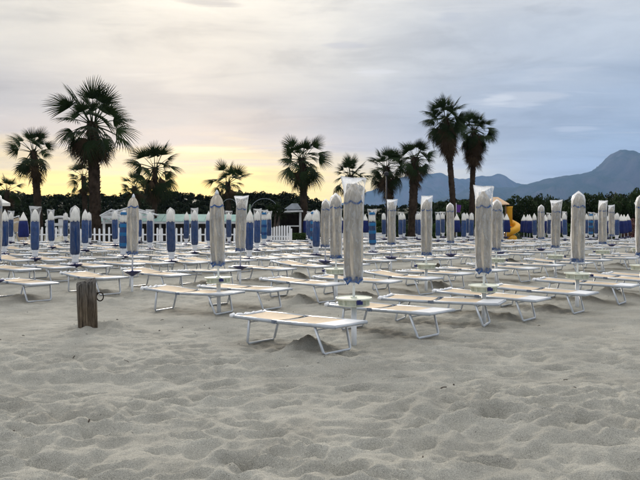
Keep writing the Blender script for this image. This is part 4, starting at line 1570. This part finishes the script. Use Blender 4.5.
def build_back():
    # white arbour with an arched top
    Y = 41.2
    x, y, _ = px(61, 217, Y)
    t = thing('garden_arbour', 'white wooden arbour with arched top behind the picket fence', 'arbour', (x, y, 0))
    z = lambda yp: px(0, yp, Y)[2]
    X = lambda xp: px(xp, 0, Y)[0] - x
    m = MB(); m.box((0, 0, z(219) / 2), (0.24, 0.20, z(219))); obj('post', m.mesh('post', 'aged_white'), t)
    m = MB()
    pts = [(X(46 + 28 * i / 10), 0, z(221.5 - 4.6 * math.sin(math.pi * i / 10))) for i in range(11)]
    m.tube(pts, 0.085, 6); obj('arched_beam', m.mesh('arched_beam', 'aged_white'), t)
    m = MB(); m.box((X(60), -0.12, z(224.5)), (X(74) - X(46), 0.08, 0.16)); obj('cross_beam', m.mesh('cross_beam', 'aged_white'), t)
    for s in (-1, 1):
        m = MB(); beam(m, (0.06 * s, 0, z(232)), (0.62 * s, 0, z(226)), 0.10); obj('brace', m.mesh('brace', 'aged_white'), t)
    for xp in (47, 74):
        m = MB(); m.box((X(xp), 0, z(222) / 2), (0.10, 0.10, z(222))); obj('side_post', m.mesh('side_post', 'aged_white'), t)

    # white pergola with a gable of rafters
    Y = 43.0
    x, y, _ = px(128, 217, Y)
    t = thing('pergola', 'white wooden pergola with sloping rafters behind the fence', 'pergola', (x, y, 0))
    X = lambda xp: px(xp, 0, Y)[0] - x
    z = lambda yp: px(0, yp, Y)[2]
    for xp in (104, 112, 150, 153):
        m = MB(); m.box((X(xp), 0 if xp != 112 else 1.2, z(216) / 2), (0.12, 0.12, z(216))); obj('post', m.mesh('post', 'aged_white'), t)
    for (a, b) in (((103, 215.5), (128, 208)), ((128, 208), (153, 215.5)), ((103, 218.5), (118, 223)), ((106, 212), (134, 219)), ((112, 209.5), (100, 216))):
        for dy in (0.0, 1.5):
            m = MB(); beam(m, (X(a[0]), dy, z(a[1])), (X(b[0]), dy, z(b[1])), 0.10); obj('rafter', m.mesh('rafter', 'aged_white'), t)
    m = MB(); m.box((0, -0.1, z(217)), (X(154) - X(102), 0.10, 0.16)); obj('tie_beam', m.mesh('tie_beam', 'aged_white'), t)

    # long low building with mint roof edge
    Y = 47.0
    x, y, _ = px(175, 217, Y)
    t = thing('beach_building', 'long low building with pale mint roof edge behind the fence', 'building', (x, y, 0))
    X = lambda xp: px(xp, 0, Y)[0] - x
    z = lambda yp: px(0, yp, Y)[2]
    x0, x1 = X(100), X(248)
    m = MB(); m.box(((x0 + x1) / 2, 2.5, z(222) / 2), (x1 - x0 - 0.4, 5.0, z(222))); obj('wall', m.mesh('wall', 'dark_wood'), t)
    # slabs of the roof edge, each sheet set a little askew
    r = random.Random(2)
    n = 7
    for k in range(n):
        a = x0 + (x1 - x0) * k / n; b = x0 + (x1 - x0) * (k + 1) / n
        m = MB()
        zt = z(213.6) - 0.01 * k; zb = z(220.8)
        m.v = [(a, -0.6, zb), (b - 0.02, -0.6, zb), (b - 0.02, 0.8, zt), (a, 0.8, zt), (a, -0.6, zb - 0.09), (b - 0.02, -0.6, zb - 0.09), (b - 0.02, 5.6, zt - 0.09), (a, 5.6, zt - 0.09), (b - 0.02, 5.6, zt), (a, 5.6, zt)]
        m.f = [(0, 1, 2, 3), (3, 2, 8, 9), (4, 7, 6, 5), (0, 4, 5, 1), (1, 5, 6, 8, 2), (0, 3, 9, 7, 4), (9, 8, 6, 7)]
        obj('roof_sheet', m.mesh('roof_sheet', 'mint_roof'), t)
    m = MB(); m.box(((x0 + x1) / 2, -0.62, z(222.6)), (x1 - x0, 0.05, 0.14)); obj('fascia', m.mesh('fascia', 'aged_white'), t)
    k = x0 + 0.3
    while k < x1:
        m = MB(); m.box((k, -0.5, z(223) / 2), (0.12, 0.12, z(223) - 0.005)); obj('post', m.mesh('post', 'aged_white' if int(k * 7) % 3 == 0 else 'dark_wood'), t); k += 1.9
    for k in range(4):
        xa = x0 + (x1 - x0) * (k + 0.5) / 4
        m = MB(); m.box((xa, -0.03, 1.0), (1.1, 0.05, 0.9)); w = obj('window', m.mesh('window', 'dark_metal'), t)
        m = MB(); m.box((xa, -0.07, 0.52), (1.2, 0.10, 0.05)); obj('sill', m.mesh('sill', 'aged_white'), w)

    # kiosk with dark opening, white counter and small grey gable
    Y = 45.0
    x, y, _ = px(290, 217, Y)
    t = thing('kiosk', 'dark open kiosk with white fascia and small grey gable roof', 'kiosk', (x, y, 0))
    X = lambda xp: px(xp, 0, Y)[0] - x
    z = lambda yp: px(0, yp, Y)[2]
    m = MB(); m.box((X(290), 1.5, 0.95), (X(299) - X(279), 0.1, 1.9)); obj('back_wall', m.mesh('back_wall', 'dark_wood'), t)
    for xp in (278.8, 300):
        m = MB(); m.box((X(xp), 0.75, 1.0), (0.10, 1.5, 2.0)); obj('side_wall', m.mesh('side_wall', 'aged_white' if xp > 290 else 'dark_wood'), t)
    m = MB(); m.box((X(289.5), 0.6, z(211.5)), (X(303) - X(277), 2.2, 0.10), ry=R(-2)); obj('roof', m.mesh('roof', 'aged_white'), t)
    m = MB(); m.box((X(293), -0.1, z(233) / 2), (X(299) - X(287), 0.4, z(233) * 0.98)); obj('counter', m.mesh('counter', 'aged_white'), t)
    m = MB(); m.box((X(293), -0.15, z(226)), (X(299) - X(287), 0.35, 0.07)); obj('shelf', m.mesh('shelf', 'aged_white'), t)
    m = MB()
    a, b, zc, zr = X(284), X(301), z(209), z(203)
    m.v = [(a, 0.2, zc), (b, 0.2, zc), (b - 0.25, 1.2, zr), (a + 0.45, 1.2, zr), (a, 2.2, zc), (b, 2.2, zc)]
    m.f = [(0, 1, 2, 3), (3, 2, 5, 4), (0, 3, 4), (1, 5, 2), (0, 4, 5, 1)]
    g = obj('gable_roof', m.mesh('gable_roof', 'slate_roof'), t)
    m = MB(); m.box(((a + b) / 2, 1.2, (zc + z(211)) / 2), (b - a - 0.3, 1.5, zc - z(211))); obj('gable_base', m.mesh('gable_base', 'aged_white'), g)

    # hoops
    for (xa, xb, yt, Y, lab) in ((250, 279, 198.5, 42.0, 'thin pale garden hoop arching beside the kiosk'), (222, 237, 199, 44, 'smaller thin hoop behind the small lone palm')):
        xc, y, _ = px((xa + xb) / 2, 217, Y)
        t = thing('garden_hoop', lab, 'hoop', (xc, y, 0))
        hw = (xb - xa) / 2 / F * Y
        zt = px(0, yt, Y)[2]
        m = MB()
        m.tube([(-hw, 0, 0)] + [(-hw * math.cos(math.pi * i / 16), 0, zt - hw + hw * math.sin(math.pi * i / 16)) for i in range(17)] + [(hw, 0, 0)], 0.019, 6)
        obj('arch_tube', m.mesh('arch_tube', 'slate_roof', True), t)
        m = MB(); m.box((-hw, 0, 0.05), (0.14, 0.14, 0.1)); m.box((hw, 0, 0.05), (0.14, 0.14, 0.1)); obj('foot_plates', m.mesh('foot_plates', 'aluminium'), t)

    # columnar cactus
    Y = 42.6
    x, y, _ = px(245, 217, Y)
    t = thing('column_cactus', 'tall thin grey green cactus beside the garden hoop', 'cactus', (x, y, 0))
    for (dx, yt) in ((-0.12, 201), (0.06, 199.5), (0.22, 204)):
        zt = px(0, yt, Y)[2]
        m = MB()
        m.lathe([(0.05, 0), (0.06, 0.3), (0.062, zt - 0.2), (0.045, zt - 0.05), (0.01, zt)], 20, lambda th, i, r, z: (r * (1 + .14 * math.cos(9 * th)) * math.cos(th), r * (1 + .14 * math.cos(9 * th)) * math.sin(th), z))
        obj('stem', m.mesh('stem', 'cactus'), t, (dx, 0, 0), (0, R(dx * 8), 0))

    # yucca with forked trunk
    Y = 41.6
    x, y, _ = px(273, 217, Y)
    t = thing('yucca', 'dark yucca with forked trunk between hoop and kiosk', 'yucca', (x, y, 0))
    m = MB()
    heads = []
    for (dx, zt, dy) in ((-0.22, 2.0, 0), (0.18, 2.15, 0.2), (0.42, 1.85, -0.1)):
        m.tube([(0, 0, -0.1), (dx * 0.3, dy * .3, 0.7), (dx, dy, zt)], [0.09, 0.07, 0.05], 8); heads.append((dx, dy, zt))
    obj('trunk', m.mesh('trunk', 'bark', True), t)
    r = random.Random(5)
    for (dx, dy, zt) in heads:
        m = MB()
        for k in range(60):
            an = r.uniform(0, 6.28); el = R(r.uniform(-35, 85)); L = r.uniform(0.38, 0.6)
            d = Vector((math.cos(an) * math.cos(el), math.sin(an) * math.cos(el), math.sin(el))); s = Vector((-math.sin(an), math.cos(an), 0)) * 0.028
            c = Vector((dx, dy, zt))
            m.v.extend([tuple(c - s * .6), tuple(c + s * .6), tuple(c + d * L * .55 + s), tuple(c + d * L + Vector((0, 0, -.05))), tuple(c + d * L * .55 - s)])
            b = len(m.v) - 5; m.f.append((b, b + 1, b + 2, b + 3, b + 4))
        obj('leaf_rosette', m.mesh('leaf_rosette', 'frond_green'), t)

    # teal tent roof at the left edge
    Y = 42
    x, y, _ = px(8, 217, Y)
    t = thing('canopy_tent', 'dark teal pitched canopy on posts at the left edge', 'tent', (x, y, 0))
    X = lambda xp: px(xp, 0, Y)[0] - x
    z = lambda yp: px(0, yp, Y)[2]
    a, b = X(-14), X(22)
    m = MB()
    m.v = [(a, -1, z(226)), (b, -1, z(226)), (b, 1, z(226)), (a, 1, z(226)), ((a + b) / 2 - .3, 0, z(219.5)), ((a + b) / 2 + .3, 0, z(219.5)),
           (a, -1, z(226) - .03), (b, -1, z(226) - .03), (b, 1, z(226) - .03), (a, 1, z(226) - .03)]
    m.f = [(0, 1, 5, 4), (1, 2, 5), (2, 3, 4, 5), (3, 0, 4), (0, 6, 7, 1), (1, 7, 8, 2), (2, 8, 9, 3), (3, 9, 6, 0), (6, 9, 8, 7)]
    obj('roof', m.mesh('roof', 'teal_roof'), t)
    m = MB(); m.box(((a + b) / 2, -1.02, z(227.5)), (b - a, 0.03, 0.13)); obj('valance', m.mesh('valance', 'white_paint'), t)
    for q in (a + .1, b - .1):
        m = MB(); m.box((q, -0.9, z(227) / 2), (0.08, 0.08, z(227))); obj('post', m.mesh('post', 'white_paint'), t)

    # open white parasol reaching in from the left edge
    Y = 30
    x, y, _ = px(-17, 217, Y)
    t = thing('open_parasol', 'open white parasol reaching in at the left edge', 'parasol', (x, y, 0))
    z = lambda yp: px(0, yp, Y)[2]
    m = MB()
    zr, zp = z(203), z(189)
    pts = [(1.08 * math.cos(k * math.pi / 4 + .2), 1.08 * math.sin(k * math.pi / 4 + .2)) for k in range(8)]
    for k in range(8):
        p, q = pts[k], pts[(k + 1) % 8]
        m.poly([(p[0], p[1], zr), (q[0], q[1], zr), (0, 0, zp)]); m.poly([(q[0], q[1], zr), (p[0], p[1], zr), (p[0], p[1], zr - .12), (q[0], q[1], zr - .12)])
    obj('canopy', m.mesh('canopy', 'parasol_white'), t)
    m = MB(); m.tube([(0, 0, -.1), (0, 0, zp)], 0.025, 8); obj('pole', m.mesh('pole', 'pole_white', True), t)
    for k in range(8):
        m = MB(); m.tube([(0, 0, zp - 0.08), (pts[k][0] * .97, pts[k][1] * .97, zr - 0.02)], 0.010, 5); obj('rib', m.mesh('rib', 'pole_white'), t)

    # lounger tipped up on its end against the tent
    Y = 38.7
    x, y, _ = px(11.5, 217, Y)
    o = copy_tree(lproto[0])
    o.name = 'sun_lounger'
    o.location = (x + 0.3, y, 0.72)
    o.rotation_euler = (0, R(70), R(0))
    o.rotation_euler = (Matrix.Rotation(R(-8), 3, 'Z') @ Matrix.Rotation(R(-16), 3, 'Y') @ Matrix.Rotation(R(90), 3, 'Z') @ Matrix.Rotation(R(78), 3, 'Y')).to_euler()
    o['label'] = 'sun lounger tipped upright on its end beside the teal tent'
    # pale heap of folded covers by the fence
    Y = 38.9
    x, y, _ = px(62, 217, Y)
    m = MB()
    r = random.Random(6)
    ph = [r.uniform(0, 6) for _ in range(5)]
    m.lathe([(0.55, 0), (0.56, 0.12), (0.5, 0.3), (0.38, 0.47), (0.2, 0.56), (0.03, 0.6)], 30, lambda th, i, rr, z: (rr * (1 + .12 * math.cos(3 * th + ph[0]) + .07 * math.cos(7 * th + ph[1] + z * 9)) * math.cos(th), rr * .8 * (1 + .1 * math.cos(4 * th + ph[2])) * math.sin(th), z * (1 + .15 * math.cos(5 * th + ph[3]))))
    o = obj('cover_heap', m.mesh('cover_heap', 'heap_cover', True), None, (x, y, 0))
    o['label'] = 'pale rumpled heap lying at the foot of the picket fence'; o['category'] = 'heap'

    # dark lamp post
    Y = 46
    x, y, _ = px(386.5, 217, Y)
    t = thing('lamp_post', 'thin dark lamp post between the middle palms', 'lamp post', (x, y, 0))
    zt = px(0, 176, Y)[2]
    m = MB(); m.tube([(0, 0, 0), (0, 0, zt)], [0.065, 0.045], 10); obj('pole', m.mesh('pole', 'dark_metal', True), t)
    m = MB(); m.lathe([(0.12, 0), (0.12, 0.25), (0.07, 0.3)], 12); obj('base', m.mesh('base', 'dark_metal'), t)
    m = MB(); m.lathe([(0.06, zt), (0.16, zt + .05), (0.15, zt + .22), (0.05, zt + .3)], 12); obj('lantern', m.mesh('lantern', 'dark_metal'), t)

    # purple flag between the tall palms
    Y = 47
    x, y, _ = px(460, 217, Y)
    t = thing('flag', 'purple flag hanging between the trunks of the tall palms', 'flag', (x, y, 0))
    m = MB(); m.tube([(-0.25, 0, 0), (-0.25, 0, px(0, 203, Y)[2])], 0.02, 8); obj('pole', m.mesh('pole', 'pole_white'), t)
    zt, zb = px(0, 204.5, Y)[2], px(0, 212, Y)[2]
    rows = []
    for i in range(7):
        u = i / 6
        rows.append([(-0.23 + (0.30 - 0.08 * u) * j / 8, 0.05 * math.sin(j * 1.4 + u), zt + (zb - zt) * u - 0.04 * j / 8) for j in range(9)])
    m = MB(); m.grid(rows); obj('cloth', m.mesh('cloth', 'flag_purple', True), t)

    # low white wall in the gap behind the middle
    Y = 49
    xa, xb = px(330, 0, Y)[0], px(392, 0, Y)[0]
    m = MB(); m.box((0, 0, 0.28), (xb - xa, 0.25, 0.56))
    t = thing('low_wall', 'low white garden wall behind the parasols in the middle', 'wall', ((xa + xb) / 2, Y, 0))
    obj('wall_body', m.mesh('wall_body', 'white_paint'), t)
    m = MB(); m.box((0, 0, 0.585), (xb - xa + .06, 0.32, 0.05)); obj('coping', m.mesh('coping', 'white_paint'), t)

    # play tower with spiral slide
    Y = 49
    x, y, _ = px(497, 217, Y)
    t = thing('play_tower', 'play tower with tan roof, red panel and yellow tube slide', 'play tower', (x, y, 0))
    X = lambda xp: px(xp, 0, Y)[0] - x
    z = lambda yp: px(0, yp, Y)[2]
    m = MB()
    a, b, zc, zr = X(485.5), X(506.5), z(204), z(197)
    m.v = [(a, -.75, zc), (b, -.75, zc), (b, .75, zc), (a, .75, zc), (X(493), 0, zr), (X(498), 0, zr), (a, -.75, zc - .06), (b, -.75, zc - .06), (b, .75, zc - .06), (a, .75, zc - .06)]
    m.f = [(0, 1, 5, 4), (1, 2, 5), (2, 3, 4, 5), (3, 0, 4), (0, 6, 7, 1), (1, 7, 8, 2), (2, 8, 9, 3), (3, 9, 6, 0), (6, 9, 8, 7)]
    obj('roof', m.mesh('roof', 'play_tan'), t)
    for q in (a + .2, b - .2):
        for yy in (-.55, .55):
            m = MB(); m.tube([(q, yy, -.05), (q, yy, zc)], 0.05, 8); obj('post', m.mesh('post', 'brown_wood', True), t)
    m = MB(); m.box(((a + b) / 2, 0, 0.95), (b - a - .3, 1.2, 0.07)); obj('deck', m.mesh('deck', 'brown_wood'), t)
    m = MB(); m.box((X(489), -0.62, (z(216) + z(226)) / 2), (0.42, 0.04, z(216) - z(226))); obj('side_panel', m.mesh('side_panel', 'play_red'), t)['label'] = 'red side panel'
    m = MB()
    m.tube([(X(489) + 0.26 * math.cos(q), -.66, 0.35 + 0.33 * math.sin(q)) for q in [R(-50) + R(280) * i / 16 for i in range(17)]], 0.085, 8)
    obj('crawl_hoop', m.mesh('crawl_hoop', 'slide_yellow', True), t)
    # slide: upright tower tube, helical bulge, outlet
    m = MB(); m.lathe([(0.24, z(224)), (0.24, z(208)), (0.27, z(207.5)), (0.27, z(206.5))], 16, c=(X(507.5), -.35, 0)); s = obj('slide_tower', m.mesh('slide_tower', 'slide_yellow', True), t)
    m = MB()
    hp = []
    c0 = (X(511), -.35)
    for i in range(25):
        u = i / 24
        an = R(160) - u * R(400)
        hp.append((c0[0] + 0.34 * math.cos(an), c0[1] + 0.34 * math.sin(an), z(220) + (0.36 - z(220)) * u))
    m.tube(hp, 0.24, 12); obj('spiral_tube', m.mesh('spiral_tube', 'slide_yellow', True), t)
    m = MB(); m.tube([hp[-1], (hp[-1][0] + .1, hp[-1][1] - .35, 0.26), (hp[-1][0] + .15, hp[-1][1] - .7, 0.22)], [0.24, 0.23, 0.25], 12); obj('slide_outlet', m.mesh('slide_outlet', 'slide_yellow', True), t)


build_back()


# ------------------------------------------------------------------ haze
def build_haze():
    m = MB()
    m.box((0, 2700, 412), (30000, 17600, 836))
    me = bpy.data.meshes.new('haze')
    me.from_pydata(m.v, [], m.f)
    mt = bpy.data.materials.new('haze_air')
    mt.use_nodes = True
    N, L = mt.node_tree.nodes, mt.node_tree.links
    N.clear()
    out = N.new('ShaderNodeOutputMaterial')
    pv = N.new('ShaderNodeVolumePrincipled')
    pv.inputs['Color'].default_value = (0.32, 0.54, 1.0, 1)
    pv.inputs['Density'].default_value = 4.0e-5
    pv.inputs['Anisotropy'].default_value = 0.2
    L.new(pv.outputs[0], out.inputs['Volume'])
    me.materials.append(mt)
    o = obj('haze', me)
    o['kind'] = 'stuff'
    o['label'] = 'thin blue evening haze over the far mountains'


build_haze()
